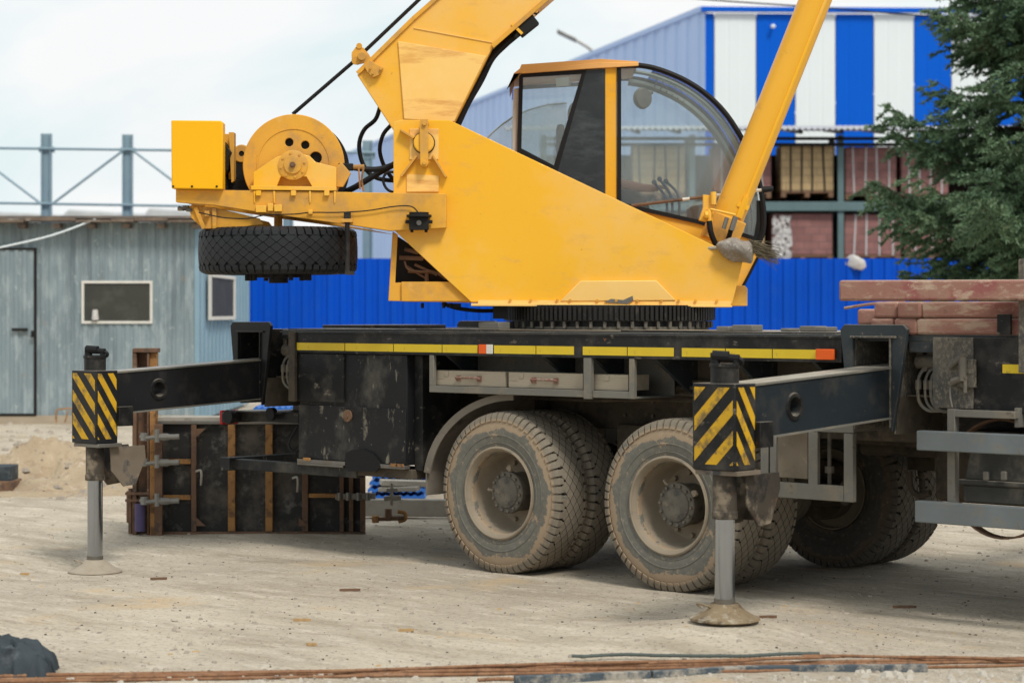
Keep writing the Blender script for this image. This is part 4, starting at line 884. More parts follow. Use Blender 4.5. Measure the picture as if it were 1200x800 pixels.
# ---- outriggers
def outrigger(Xc,dz,zg,flip,far=False,pad=m_pad):
    xf=(Matrix.Translation((Xc,1.25,0))@Matrix.Rotation(math.pi,4,'Z')@Matrix.Translation((-Xc,-1.25,0))) if far else None
    def N(): return MB(xf)
    ca=V((Xc,0,0)); zt=lambda y: 1.470+dz+.050*y; hb=.305      # top of the beam, drooping outwards
    b=N(); ya,yb=-1.40,.95
    for_=[(Xc-.12,ya,zt(ya)-hb),(Xc+.12,ya,zt(ya)-hb),(Xc+.12,yb,zt(yb)-hb),(Xc-.12,yb,zt(yb)-hb),(Xc-.12,ya,zt(ya)),(Xc+.12,ya,zt(ya)),(Xc+.12,yb,zt(yb)),(Xc-.12,yb,zt(yb))]
    b.add(for_,[(0,3,2,1),(4,5,6,7),(0,1,5,4),(1,2,6,5),(2,3,7,6),(3,0,4,7)])
    beam=b.build('outrigger',m_blackclean if flip==0 else m_beam2,T,bevel=.006)
    b=N(); yh=-1.01; zc=zt(yh)-hb*.5
    cutm=N(); cutm.tube((Xc-.3,yh,zc),(Xc+.3,yh,zc),.052,n=24)
    cut(beam,[cutm])
    bv=beam.modifiers.get('bevel')
    b=N(); b.lathe([(.052,-.245),(.052,.004),(.055,.012),(.074,.012),(.080,.001)],(Xc+.12,yh,zc),(1,0,0),28); b.build('hole_collar',m_black,beam)
    b=N()
    for z0,s in ((0,1),(-hb,-1)):
        for x in (Xc+.122,):
            b.add([],[]); b.bar((x,ya,zt(ya)+z0-.004*s),(x,.0,zt(0)+z0-.004*s),.014,.012)
    b.build('weld_seam',m_frame,beam)
    # jack housing
    jx0,jx1=Xc-.148,Xc+.140; jy0,jy1=-1.585,-1.395
    jt,jb=(1.385 if flip==0 else 1.415),(.865 if flip==0 else .945)
    b=N(); b.box((jx0,jy0,jb),(jx1,jy1,jt)); jk=b.build('jack_housing',m_blackclean if flip==0 else m_black,beam,bevel=.005)
    b=N(); b.box((jx0+.01,jy0+.01,jb-.028),(jx1+.012,jy1+.03,jb-.002)); b.build('base_flange',m_plate if flip else m_steel,jk,bevel=.003)
    # hazard stripes on both faces, clipped to the face
    def clip(poly,x0,x1,y0,y1):
        for ax,lim,sg in ((0,x0,1),(0,x1,-1),(1,y0,1),(1,y1,-1)):
            out=[]
            for i,p in enumerate(poly):
                q=poly[(i+1)%len(poly)]; dp=(p[ax]-lim)*sg; dq=(q[ax]-lim)*sg
                if dp>=0: out.append(p)
                if (dp>=0)!=(dq>=0): t=dp/(dp-dq); out.append((p[0]+(q[0]-p[0])*t,p[1]+(q[1]-p[1])*t))
            poly=out
            if not poly: break
        return poly
    b=N(); W=jx1-jx0
    for face in (0,1):
        wdt=W if face==0 else (jy1-jy0); sl=(1.0 if face==0 else 1.55)*(-1 if (flip==0 or face==1) else 1)
        e0,e1=.014,wdt-(.014 if face==0 else -.03); st=.165; hh=.078
        for k in range(-4,9):
            z0=jb+.05+k*st-.02
            pl=clip([(0,z0-(sl*wdt if sl<0 else 0)),(wdt+.05,z0-(sl*wdt if sl<0 else 0)+sl*(wdt+.05)),(wdt+.05,z0-(sl*wdt if sl<0 else 0)+sl*(wdt+.05)+hh),(0,z0-(sl*wdt if sl<0 else 0)+hh)],e0,min(e1,wdt-.012),jb+.03,jt-.02)
            if len(pl)>2:
                if face==0: b.prism([(jx0+u,jy0-.0025,z) for u,z in pl],(0,.002,0))
                else: b.prism([(jx1+.0025,jy0+u,z) for u,z in pl],(-.002,0,0))
    b.build('hazard_stripes',m_haz,jk,smooth=0)
    b=N(); b.box((jx1+.003,jy1-.015,jb+.12),(jx1+.04,jy1+.11,jb+.26)); b.build('side_bracket',m_black,jk,bevel=.004)
    xc,yc=Xc+.0,-1.49
    b=N(); b.tube((xc,yc,jt),(xc,yc,jt+.085),.078,n=28); b.lathe([(.082,.0),(.085,.012),(.082,.024)],(xc,yc,jt+.085),(0,0,1),28); b.tube((xc,yc,jt+.085),(xc,yc,jt+.107),.080,n=28); b.build('top_cap',m_black,jk,smooth=30)
    b=N(); b.tube((xc-.05,yc-.02,jt+.10),(xc-.05,yc-.02,jt+.165),.028,n=10); b.tube((xc-.06,yc-.03,jt+.15),(xc+.02,yc+.01,jt+.145),.030,n=10); b.tube((xc+.0,yc,jt+.14),(xc+.075,yc+.03,jt+.135),.022,n=10); b.tube((xc+.06,yc+.02,jt+.10),(xc+.06,yc+.02,jt+.15),.017,n=8); b.hose([(xc+.075,yc+.03,jt+.135),(xc+.09,yc+.04,jt+.12),(xc+.08,yc+.045,jt+.1)],.013,6,3); b.build('hose_fitting',m_rubber,jk)
    # leg
    zs_=jb-.26
    b=N(); b.tube((xc,yc,zs_),(xc,yc,jb-.03),.066,n=28); b.lathe([(.066,-.02),(.071,-.014),(.071,.02),(.066,.024)],(xc,yc,zs_+.01),(0,0,1),28); b.build('jack_sleeve',m_sleeve,jk,smooth=30)
    b=N(); b.tube((xc,yc,zg+.105),(xc,yc,zs_+.02),.0545,n=36); b.build('chrome_rod',m_chrome,jk,smooth=30)
    b=N(); b.tube((xc,yc,zg+.085),(xc,yc,zg+.115),.058,n=28); b.tube((xc,yc,zg+.10),(xc,yc,zg+.125),.052,n=28); b.build('rod_collar',m_hub,jk,smooth=30)
    b=N(); b.lathe([(0,.0),(.186,.0),(.194,.006),(.190,.014),(.150,.032),(.112,.056),(.086,.082),(.078,.092),(0,.095)],(xc,yc,zg-.004),(0,0,1),40); b.hose([(xc-.10,yc-.07,zg+.06),(xc-.115,yc-.10,zg+.085),(xc-.04,yc-.12,zg+.085),(xc-.03,yc-.09,zg+.07)],.006,6,3); b.build('foot_pad',pad,jk,smooth=30)
    b=N(); px=[( -1.43,jb-.03),(-1.12,jb-.03),(-1.11,jb-.12),(-1.20,jb-.31),(-1.31,jb-.32),(-1.42,jb-.20)]
    b.prism([(Xc+.10,y,z) for y,z in px],(-.012,0,0)); b.prism([(Xc-.10,y,z) for y,z in px],(.012,0,0)); b.prism([(Xc-.09,-1.13,jb-.05),(Xc+.087,-1.13,jb-.05),(Xc+.087,-1.20,jb-.30),(Xc-.09,-1.20,jb-.30)],(0,.01,0)); b.build('pad_bracket',m_plate if flip==0 else m_sleeve,jk,bevel=.003)
    # collar on the chassis
    x0,x1=Xc-.235,Xc+.235; zt_=1.728
    b=N(); outer=[(x0,-.03,zt_-.03),(x0+.03,-.03,zt_),(x1-.03,-.03,zt_),(x1,-.03,zt_-.03),(x1-.055,-.03,1.36),(x1-.10,-.03,1.10),(Xc+.125,-.03,1.09),(Xc+.125,-.03,1.655),(Xc-.145,-.03,1.655),(Xc-.145,-.03,1.20),(x0+.06,-.03,1.20)]
    b.prism(outer,(0,.03,0)); cm=m_blackclean if flip==0 else m_grey; cl_=b.build('beam_collar',cm,beam,bevel=.004)
    b=N(); b.box((Xc-.157,.002,1.10),(Xc-.147,.9,1.66)); b.box((Xc+.127,.002,1.08),(Xc+.139,.9,1.66)); b.box((Xc-.147,.002,1.662),(Xc+.127,.9,1.672)); b.box((Xc-.147,.9,1.10),(Xc+.127,.92,1.66)); b.box((Xc-.155,-.045,1.648),(Xc+.165,-.031,1.66)); b.box((Xc+.118,-.043,1.12),(Xc+.128,-.031,1.648)); b.build('slot_wall',m_splash if flip else m_black,beam,bevel=.002)
    b=N(); b.box((Xc+.142,-.0,1.08),(Xc+.152,.5,1.30)); b.box((Xc+.152,.10,1.30),(Xc+.42,.5,1.312)); b.build('slot_shelf',m_chassis,beam,bevel=.002)
    b=N()
    for k,(ox,r_) in enumerate(((.235,.011),(.285,.009),(.325,.011))):
        b.hose([(Xc+ox+.06,.16,1.455),(Xc+ox+.015,.13,1.46),(Xc+ox-.01,.11,1.40),(Xc+ox,.10,1.28),(Xc+ox+.05,.11,1.225),(Xc+ox+.11,.14,1.22)],r_,7,5)
        b.tube((Xc+ox-.01,.11,1.40),(Xc+ox-.008,.108,1.345),r_*1.7,n=8)
    b.build('hydraulic_hose',m_frame,beam)
    b=N(); b.box((Xc+.20,.13,1.52),(Xc+.24,.17,1.62)); b.box((Xc+.27,.13,1.53),(Xc+.31,.17,1.62)); b.tube((Xc+.20,.15,1.51),(Xc+.34,.15,1.51),.045,n=14); b.tube((Xc+.26,.12,1.47),(Xc+.26,.16,1.47),.02,n=8); b.build('valve_block',m_hub,beam)
    return beam
zL=gh(JL.x,JL.y)+.006; zR=gh(JR.x,JR.y)+.006
outrigger(-2.70,-.028,zL,0,pad=m_padl); outrigger(2.94,.008,zR,1)
outrigger(-2.70,-.028,0,0,True,pad=m_padl); outrigger(2.94,.008,0,1,True)
mb=MB(); mb.box((-2.94,.62,1.02),(-2.30,1.88,1.625)); mb.box((2.68,.93,1.02),(3.22,1.57,1.33)); mb.box((-2.93,.93,1.6),(-2.46,1.88,1.70)); part(mb,'outrigger_casing',m_black,bevel=.006)
mb=MB(); mb.box((-2.46,.06,1.60),(XL-.08,.5,1.655)); mb.box((-2.56,.5,1.1),(XL,.62,1.6)); part(mb,'rear_cross_plate',m_black,bevel=.004)
# ---- tail: lamp bar and under-run beam
mb=MB(); mb.box((-3.10,.02,.94),(-3.02,2.48,1.02)); mb.box((-3.02,.15,.955),(-2.35,.30,1.03)); mb.box((-3.04,.10,1.02),(-2.5,.35,1.035)); bb=part(mb,'lamp_bar',m_black,bevel=.006)
MB().tube((-2.98,.02,.99),(-2.98,-.02,.99),.055,n=18).build('rubber_buffer',m_rubber,bb); MB().tube((-2.6,.12,1.02),(-2.6,.08,1.02),.05,n=18).build('rubber_buffer',m_rubber,bb)
mb=MB(); mb.box((-3.135,.03,.925),(-3.102,.20,1.035)); mb.build('tail_lamp',m_red,bb,bevel=.006)
mb=MB(); mb.box((-3.10,.0,.57),(-2.98,2.5,.67)); mb.box((-2.98,.05,.58),(-1.6,.13,.66)); part(mb,'underrun_beam',m_box,bevel=.006)
mb=MB(); mb.box((-2.22,.05,.66),(-2.14,.13,.72)); mb.hose([(-2.3,.1,.94),(-2.38,.08,.80),(-2.3,.08,.74),(-2.2,.1,.86)],.009,6,4); part(mb,'tail_hose',m_rubber)
# ---- side guard frame between wheel and front outrigger
mb=MB(); g0,g1=XY(891),XY(1000); 
mb.box((g0,.0,1.075),(g1,.03,1.165)); mb.box((XY(989),-.004,.66),(g1,.034,1.073)); mb.box((g0,.0,.70),(XY(900),.03,1.073)); mb.box((XY(902),.0,.74),(XY(909),.03,1.073)); mb.box((XY(947),.0,.74),(XY(958),.03,1.073)); mb.box((g0+.02,-.002,.66),(XY(989)-.002,.032,.755)); mb.box((g0+.1,.03,1.08),(g0+.16,.75,1.14)); mb.box((g1-.1,.03,1.08),(g1-.04,.75,1.14)); part(mb,'side_guard',m_frame,bevel=.004)
mb=MB(); mb.box((XY(907,.2),.20,.765),(XY(946,.2),.215,1.07)); mb.box((XY(907,.2),.215,.765),(XY(907,.2)+.02,.5,1.07)); part(mb,'mud_coated_plate',m_rim,bevel=.004)
mb=MB(); mb.tube((XY(972,.1),.1,.74),(XY(972,.1),.1,1.08),.012,n=8); mb.tube((XY(972,.1),.1,.82),(XY(972,.1),.1,.86),.028,n=6); part(mb,'guard_bolt',m_hub)
# ---- right part: splashed panel, dark flank, rail
xa,xb=XY(1093,.0),XY(1141,.0)
mb=MB(); mb.box((XY(1062),.03,1.565),(6.2,.06,1.626)); part(mb,'front_rail',m_grey,bevel=.003)
mb=MB(); mb.box((xa,.0,1.245),(xb-.004,.03,1.655)); sp_=part(mb,'splashed_panel',m_splash,bevel=.003)
mb=MB(); mb.box((xb,.004,1.225),(5.9,.03,1.655)); fl=part(mb,'flank_panel',m_black,bevel=.003)
mb=MB(); mb.box((XY(1175),-.002,1.455),(5.8,.003,1.505)); mb.build('yellow_strip',m_stripe,fl,smooth=0)
mb=MB(); mb.box((xb-.12,-.045,1.37),(xb+.02,-.002,1.53)); mb.box((xb-.13,-.05,1.45),(xb+.03,-.046,1.47)); mb.build('junction_box',m_splash,sp_,bevel=.006)
mb=MB(); q=lambda x,y,yy=-.07: onY(x,y,yy)
mb.tube(q(1112,430),q(1131,414),.021,n=12); mb.tube(q(1128,418),q(1128,446),.024,n=10); mb.tube(q(1116,447),q(1132,441),.020,n=10); mb.tube(q(1131,441),q(1131,460),.012,n=8); mb.tube(q(1113,450),q(1122,445),.017,n=8); mb.build('pipe_fitting',m_hub,sp_)
mb=MB(); mb.hose([q(1118,447),q(1114,452),q(1113.5,464),q(1116,477)],.005,6,4); mb.build('wire',m_frame,sp_)
mb=MB(); mb.box((xb-.03,.06,1.2),(5.9,.5,1.6)); mb.box((XY(1062),.55,1.0),(5.9,.8,1.3)); part(mb,'inner_casing',m_black,bevel=.004)
# step brackets
mb=MB(); q=lambda x,y,yy=-.06: onY(x,y,yy)
xs0=XY(1112,-.06); mb.box((xs0,-.08,.70),(XY(1121,-.06),-.03,1.245)); mb.box((XY(1121,-.06),-.08,1.20),(XY(1191,-.06),-.03,1.242)); mb.box((XY(1191,-.06)-.03,-.03,1.15),(XY(1191,-.06),.06,1.26)); part(mb,'step_bracket',m_frame,bevel=.003)
for (py0,py1,px0) in ((504,527,1077),(586,611,1075)):
    a=q(px0,py0,-.12); b=q(px0,py1,-.12); mb=MB(); mb.box((a.x,-.15,b.z),(5.9,-.085,a.z)); part(mb,'step_bar',m_galv,bevel=.006)
# battery box with clasps
bx0=XY(1130,.1); mb=MB(); mb.add([(bx0,.10,.83),(5.3,.10,.83),(5.3,.55,.83),(bx0,.55,.83),(bx0+.03,.12,1.0),(5.3,.12,1.0),(5.3,.52,1.0),(bx0+.03,.52,1.0)],[(0,3,2,1),(4,5,6,7),(0,1,5,4),(1,2,6,5),(2,3,7,6),(3,0,4,7)]); mb.box((bx0-.03,.07,.80),(5.32,.58,.83)); mb.box((bx0,.09,.70),(5.3,.56,.80)); bt=part(mb,'battery_box',M('dusty box steel',(.075,.075,.07),.75,0,(.055,.055,.05),3,top=((.36,.33,.28),.9),ov=[((.2,.18,.14),.48,.64,5,.6)]),bevel=.008)
for px in (1157,1178):
    a=onY(px,556,.07); mb=MB(); mb.box((a.x-.016,.045,a.z-.03),(a.x+.016,.068,a.z+.02)); mb.build('clasp',m_frame,bt,bevel=.004)
# round steel hoop low at the right edge (tank strap)
mb=MB(); xt=XY(1178,.3); mb.lathe([(.34,0),(.352,0),(.352,.07),(.34,.07)],(xt,.25,.83),(0,1,0),48,closed=True); part(mb,'tank_strap',m_rust,smooth=30)
mb=MB(); mb.box((xt-.3,.36,.72),(xt+.9,.8,1.1)); part(mb,'air_tank_cradle',m_chassis,bevel=.01)
mb=MB(); mb.tube((5.6,.1,.75),(5.6,.1,1.62),.03,n=10); part(mb,'front_stay',m_frame)
# rods, brake parts near the far wheels
mb=MB(); q=lambda x,y,yy=1.2: onY(x,y,yy); mb.hose([q(1066,552),q(1068,572),q(1077,580),q(1090,577)],.022,8,4); mb.bar((2.15,1.0,.99),(3.7,1.0,.97),.06,.09); mb.tube((2.0,1.3,.9),(4.5,1.3,.92),.05,n=12); part(mb,'brake_pipe',m_chassis)
mb=MB(); mb.box((2.8,.75,.98),(5.8,.80,1.24)); part(mb,'side_plate',m_grey,bevel=.004)
# vertical pole at the frame edge
mb=MB(); xp=XY(1200,-.02); mb.box((xp-.022,-.045,1.46),(xp+.03,-.005,2.10)); part(mb,'stake',m_splash,bevel=.004)

# ================================================================= superstructure (turned so that its side faces the camera)
CS=V((-.179,1.25,0)); dN=15.66; dF=16.62
mb=MB(); N=132; prof=[]
mb.lathe([(0,1.70),(.71,1.70),(.71,1.738),(.755,1.738),(.755,1.852),(.0,1.852)],CS,(0,0,1),96)
for i in range(N):
    a=2*math.pi*i/N; d=V((math.cos(a),math.sin(a),0)); s=V((-d.y,d.x,0)); c=CS+d*.758+UP*1.795
    mb.obox(c,d*.017,s*.0105,UP*.050)
ring=part(mb,'slewing_ring',m_gear,smooth=30)
mb=MB(); mb.lathe([(0,1.668),(.73,1.668),(.73,1.700),(0,1.700)],CS,(0,0,1),64)
for i in range(48): a=2*math.pi*i/48; mb.tube(CS+V((math.cos(a)*.745,math.sin(a)*.745,1.69)),CS+V((math.cos(a)*.745,math.sin(a)*.745,1.735)),.013,n=6)
mb.build('ring_base',m_hub,ring,smooth=30)
plate=[(461,143),(470,140.5),(527,141),(871,304),(858,356.5),(552,354),(461,269)]
mb=MB(); cprism(mb,plate,dN,.03); sp=part(mb,'side_plate',m_yel,bevel=.004)
mb=MB(); mb.prism([p+FW*(dF-dN) for p in P2(plate,dN)],FW*.03); part(mb,'side_plate',m_yel,bevel=.004)
mb=MB()   # cross members between the side plates
for (x0,y0,x1,y1) in ((470,330,850,353),(470,200,500,262),(560,300,590,330),(700,300,740,330)): mb.prism([p+FW*.035 for p in P2([(x0,y0),(x1,y0),(x1,y1),(x0,y1)],dN)],FW*(dF-dN-.04))
part(mb,'cross_member',m_yel2,bevel=.004)
# edge flange
mb=MB()
mb.prism([p-FW*.03 for p in P2([(656,353),(680,329),(769,328.5),(792,352)],dN)],FW*.028); mb.build('reinforcing_patch',m_yelpatch,sp,bevel=.006)
mb=MB(); mb.prism([p-FW*.022 for p in P2([(560,351.5),(856,353),(856,358),(560,357)],dN)],FW*.020); mb.prism([p+FW*.001 for p in P2([(552,355.2),(858,357.8),(858,360),(552,358.5)],dN-.05)],FW*1.0); mb.build('bottom_flange',m_yelpatch,sp,bevel=.003)
mb=MB()
for x in (598,622,653,668,700,722,747,775,795,815,840): c=at(x,351.3+(x-560)*.0045,dN-.024); mb.tube(c,c-FW*.014,.011,n=6)
mb.build('flange_bolt',m_yel2,sp)
mb=MB(); mb.prism([p-FW*.036 for p in P2([(708,354),(716,350),(730,351.5),(741,346.5),(742,352),(735,356)],dN)],FW*.01); mb.build('torn_edge',m_steel,sp)
# tower details
mb=MB(); mb.prism([p-FW*.010 for p in P2([(476.5,204),(514.5,206),(514,225),(476.5,225)],dN)],FW*.009); mb.prism([p-FW*.009 for p in P2([(480,151),(514,151),(514,187),(480,187)],dN)],FW*.008); mb.build('doubler_plate',m_yelpatch,sp,bevel=.002)
pv=at(497,168,dN)
mb=MB(); mb.tube(pv+FW*.9,pv-FW*.06,.072,n=32); mb.tube(pv-FW*.06,pv-FW*.064,.066,n=32); pin=mb.build('pivot_pin',m_yel,sp,smooth=30)
mb=MB(); mb.lathe([(.074,0),(.079,0),(.079,.02),(.074,.02)],pv-FW*.02,FW,32,closed=True); mb.build('pin_seal',m_dark,pin)
mb=MB(); mb.prism([p-FW*.085 for p in P2([(492.5,141),(502,141),(502.5,193),(500,196),(495,196),(493,193)],dN)],FW*.02)
for y in (145,191): c=at(497.5,y,dN-.085); mb.tube(c,c-FW*.022,.016,n=6); c=at(497.5,y,dN-.065); mb.tube(c,c+FW*.06,.03,n=10)
mb.build('keeper_bar',m_yel2,sp,bevel=.002)
for a,b in (((469,152),(485,162)),((470,207),(488,183)),((507,182),(523,208))):
    mb=MB(); mb.bar(at(*a,dN-.03),at(*b,dN-.03),.016,.06,up=FW); mb.build('gusset',m_yel2,sp,bevel=.002)
# tail beam
mb=MB(); tb_=[(206,222),(523,227),(523,267),(456,270.5),(405,263),(311,250),(251,240.5),(206,237)]
cprism(mb,tb_,dN-.09,.085)
mb.prism([p+FW*.75 for p in P2([(x,y) for x,y in tb_ if x<470]+[],dN-.09)],FW*.08)
mb.prism([p+FW*.0 for p in P2([(206,222),(225,222.3),(225,236),(206,234)],dN)],FW*.66); mb.prism(P2([(330,228),(345,228),(345,246),(330,246)],dN),FW*.66); mb.prism(P2([(440,230),(460,230),(460,262),(440,262)],dN),FW*.66)
tail=part(mb,'tail_beam',m_yel2,bevel=.004)
mb=MB(); cprism(mb,[(221,241),(251,243),(304,256),(309,263),(262,268),(238,268),(224,255)],dN-.03,.03); mb.prism([p+FW*.6 for p in P2([(221,241),(251,243),(304,256),(309,263),(262,268),(238,268),(224,255)],dN-.03)],FW*.03); mb.prism(P2([(238,255),(262,256),(262,268),(238,268)],dN),FW*.55)
for a,b in (((229,243),(239,268)),((251,244),(251.5,268))): mb.bar(at(*a,dN-.05),at(*b,dN-.05),.03,.012,up=FW)
mb.obox(at(243,250.5,dN-.05),RT*.017,FW*.03,UP*.019); mb.build('lower_bracket',m_yel2,tail,bevel=.003)
for x,y,w_,h_ in ((306,245,12,8),(317,243,6,9),(326,244,9,8),(364,248.5,5,5)):
    mb=MB(); mb.obox(at(x,y,dN-.105),RT*w_*.00305,FW*.014,UP*h_*.003); mb.build('lug',m_yel,tail,bevel=.003)
mb=MB(); mb.hose([at(x,y,dN-.115) for x,y in ((233,249),(262,255),(290,256),(312,252),(345,251),(364,249),(395,249),(430,247),(462,242),(482,242),(491,250))],.0045,5,5); mb.build('cable',m_dark,tail)
mb=MB(); c=at(491,262,dN-.13); mb.obox(c,RT*.068,FW*.035,UP*.045); mb.tube(c+UP*.045,c+UP*.062,.09,n=20); mb.tube(c+UP*.06,c+UP*.08,.07,n=20); mb.obox(c+UP*.012,RT*.095,FW*.02,UP*.012)
for k in (-.05,.05): mb.tube(c-UP*.045+RT*k,c-UP*.062+RT*k,.012,n=8)
mb.build('slip_ring_box',m_dark,tail,bevel=.003)
mb=MB(); c=at(491,261,dN-.168); mb.tube(c,c-FW*.006,.018,n=12); mb.build('box_plug',m_steel,tail)
mb=MB(); 
for x,y in ((212,245),(218,243),(222,246)): mb.obox(at(x,y,dN-.02),RT*.02,FW*.03,UP*.012)
mb.tube(at(209,243,dN-.02),at(224,247,dN-.02),.012,n=6); mb.build('drain_tap',m_hub,tail)
# counterweight-like cabinet
mb=MB(); cprism(mb,[(200.5,141),(259,141.5),(261,144),(261,222),(201,221)],dN-.16,.14); cab0=part(mb,'counterweight_cabinet',m_yel3,bevel=.008,seg=3)
mb=MB(); cprism(mb,[(262,157),(272.5,157),(274,160),(274,213),(262,214)],dN+.22,.03); cprism(mb,[(268,155),(274,155),(274,212),(272,214),(271,214)],dN+.1,.12); mb.build('cabinet_shield',m_yel2,cab0,bevel=.002)
mb=MB(); cprism(mb,[(261.5,165),(270,178),(267,185),(266,198),(262,204),(265,221),(261.5,221)],dN-.0,.2); mb.build('pump_gear',m_dark,cab0,bevel=.003)
mb=MB()
for x in (203,225,254): c=at(x,218.5,dN-.162); mb.tube(c,c-FW*.004,.008,n=8)
mb.build('cabinet_screw',m_dark,cab0)
# motor behind the drum
mb=MB(); c=at(283,180,dN+.30); mb.tube(c,c+FW*.25,.06,n=20); mb.obox(at(283,204,dN+.35),RT*.035,FW*.05,UP*.12); mb.obox(at(278,217,dN+.30),RT*.12,FW*.12,UP*.035); mb.ball(at(275,209,dN+.25),.028,6); mo=part(mb,'winch_motor',m_dark,bevel=.003)
mb=MB(); c=at(283,180,dN+.29); mb.lathe([(.02,0),(.06,0),(.066,.01),(.066,.03),(.05,.035)],c,FW,24); mb.build('motor_ring',m_yel2,mo)
# winch
wc=at(344,193.5,dN+.02); fr=.362
def flange(off,th):
    m_=MB(); m_.tube(wc+FW*off,wc+FW*(off+th),fr,n=72); return m_
fl=flange(0,.03).build('winch_drum',m_yel2,T,bevel=.004)
cs=[]
for k,a in enumerate((103,62,20)):
    c=wc+(RT*math.cos(R(a-2))+UP*math.sin(R(a-2)))*.165; m_=MB(); m_.tube(c-FW*.1,c+FW*.2,.030 if a!=20 else .044,n=20); cs.append(m_)
cut(fl,cs)
mb=MB(); mb.tube(wc+FW*.03,wc+FW*.036,.34,n=48) ; 
mb=MB(); mb.tube(wc+FW*.04,wc+FW*.46,.20,n=48); mb.tube(wc+FW*.46,wc+FW*.50,fr,n=72); mb.build('drum_core',m_dark,fl,smooth=30)
mb=MB()
pts=[]; n_=220
for i in range(n_*2):
    a=i/18*2*math.pi/1.0*.55; pts.append(wc+FW*(.05+.40*i/(n_*2))+(RT*math.cos(a)+UP*math.sin(a))*.213)
mb.sweep(pts,.010,5); mb.build('wound_rope',m_gear,fl)
mb=MB(); mb.lathe([(.255,-.001),(.255,-.006),(.262,-.006),(.262,-.001)],wc,FW,64); mb.build('flange_ridge',m_yel2,fl)
mb=MB(); cprism(mb,[(297,219),(297,202),(324,184),(344,178),(363,183),(370,190),(394,196),(394,219),(366,219),(359,207),(329,207),(324,219)],dN-.06,.03)
mb.prism(P2([(294,217.5),(394,219),(394,223.5),(294,222.5)],dN-.105),FW*.14); mb.prism([p+FW*.60 for p in P2([(297,223),(297,202),(324,184),(344,178),(363,183),(392,200),(392,223)],dN-.06)],FW*.03)
for x in (298,321,363,392): mb.prism([at(x-1,224,dN-.1),at(x+1.5,224,dN-.1),at(x+1,238,dN-.1),at(x-.5,238,dN-.1)],FW*.03)
for x in (303,344,383): mb.obox(at(x,226.5,dN-.11),RT*.018,FW*.012,UP*.018)
sup=mb.build('bearing_support',m_yel,fl,bevel=.003)
hc=at(343.5,193.5,dN-.06); mb=MB(); mb.lathe([(0,-.032),(.035,-.032),(.062,-.03),(.066,-.018),(.098,-.014),(.106,-.010),(.106,.0)],hc,FW,40)
for k in range(8): a=k*math.pi/4+.2; c=hc+(RT*math.cos(a)+UP*math.sin(a))*.085; mb.tube(c-FW*.010,c-FW*.024,.009,n=6)
mb.build('bearing_cover',m_yel2,fl,smooth=30)
mb=MB(); mb.tube(hc-FW*.03,hc-FW*.055,.022,n=6); mb.tube(hc-FW*.05,hc-FW*.065,.013,n=10); mb.build('shaft_bolt',m_rust,fl)
mb=MB(); mb.prism(P2([(392,198),(400,190),(411,203),(402,219),(394,219)],dN-.02),FW*.04); mb.build('rope_guard',m_yel2,fl,bevel=.003)
# hoses and plug between drum and tower
def hs(pts,r,d,name='hydraulic_hose',mat=m_rubber,par=None): mb=MB(); mb.hose([at(x,y,d+k*.0) for k,(x,y) in enumerate(pts)],r,8,7); return part(mb,name,mat,par,smooth=40)
hs([(452,112),(446,124),(440,140),(427,152),(421,168),(423,186),(430,200),(440,208),(452,211),(470,212)],.016,dN+.5)
hs([(466,138),(458,147),(449,158),(445,175),(449,192),(458,207),(470,219)],.015,dN+.45)
hs([(410,196),(425,198),(445,198),(470,190)],.020,dN+.12)
hs([(400,226),(415,220),(440,205),(470,188)],.022,dN+.25)
hs([(470,203),(455,202),(449,210),(453,221),(463,226),(475,226)],.010,dN+.05)
mb=MB(); mb.bar(at(397,195.5,dN+.05),at(414,196,dN+.05),.07,.05); part(mb,'cable_plug',m_rubber,bevel=.006)
mb=MB(); mb.tube(at(414,196,dN+.05),at(427,195.5,dN+.05),.018,n=10); mb.hose([at(420,195,dN),at(421,206,dN),at(422,222,dN)],.007,6,4); mb.hose([at(426,197,dN),at(424,210,dN),at(426,224,dN)],.008,6,4); part(mb,'hose_clip',m_rusty_or)
# spare wheel under the tail, on a dark hanger rod
sc=at(326,294.5,15.95); sw_xf=Matrix.Translation(sc)@Matrix.Rotation(-R(90)+R(.4),4,'X')
mb=MB(sw_xf@Matrix.Scale(1.0,4)); mb.lathe([(.322,-.150),(.314,-.163),(.298,-.147),(.283,-.10),(.27,.02),(.25,.06),(.1,.06),(.1,.08),(.27,.08),(.285,.14),(.276,.14)],(0,0,0),(0,1,0),48); mb.tube((0,-.02,0),(0,.19,0),.16,n=24); mb.tube((0,.19,0),(0,.23,0),.07,n=16)
for k in range(10): a=k*.6283; mb.tube((.225*math.sin(a),.10,.225*math.cos(a)),(.225*math.sin(a),.212,.225*math.cos(a)),.017,n=6)
mb.tube((0,.16,0),(0,.185,0),.17,n=30)
sw=mb.build('spare_wheel',m_dark,T)
mb=MB(sw_xf@Matrix.Scale(1.02,4)); tyre_mesh(mb); mb.build('tyre',m_tyreblk,sw,smooth=22)
mb=MB(); mb.tube(at(407,252,dN-.12),at(407,318,dN-.12),.017,n=10); mb.obox(at(410,320,dN-.08),RT*.03,FW*.06,UP*.012); mb.tube(at(407,249,dN-.12),at(407,261,dN-.12),.026,n=6); part(mb,'hanger_rod',m_black)
mb=MB(); mb.obox(at(407,258.5,dN-.12),RT*.04,FW*.03,UP*.012); mb.tube(at(402,256,dN-.11),at(402,259,dN-.11),.01,n=6); part(mb,'hanger_lug',m_yel2); mb=MB(); mb.tube(sc+UP*.1,sc+UP*.42,.03,n=8); part(mb,'hanger_stem',m_yel2)
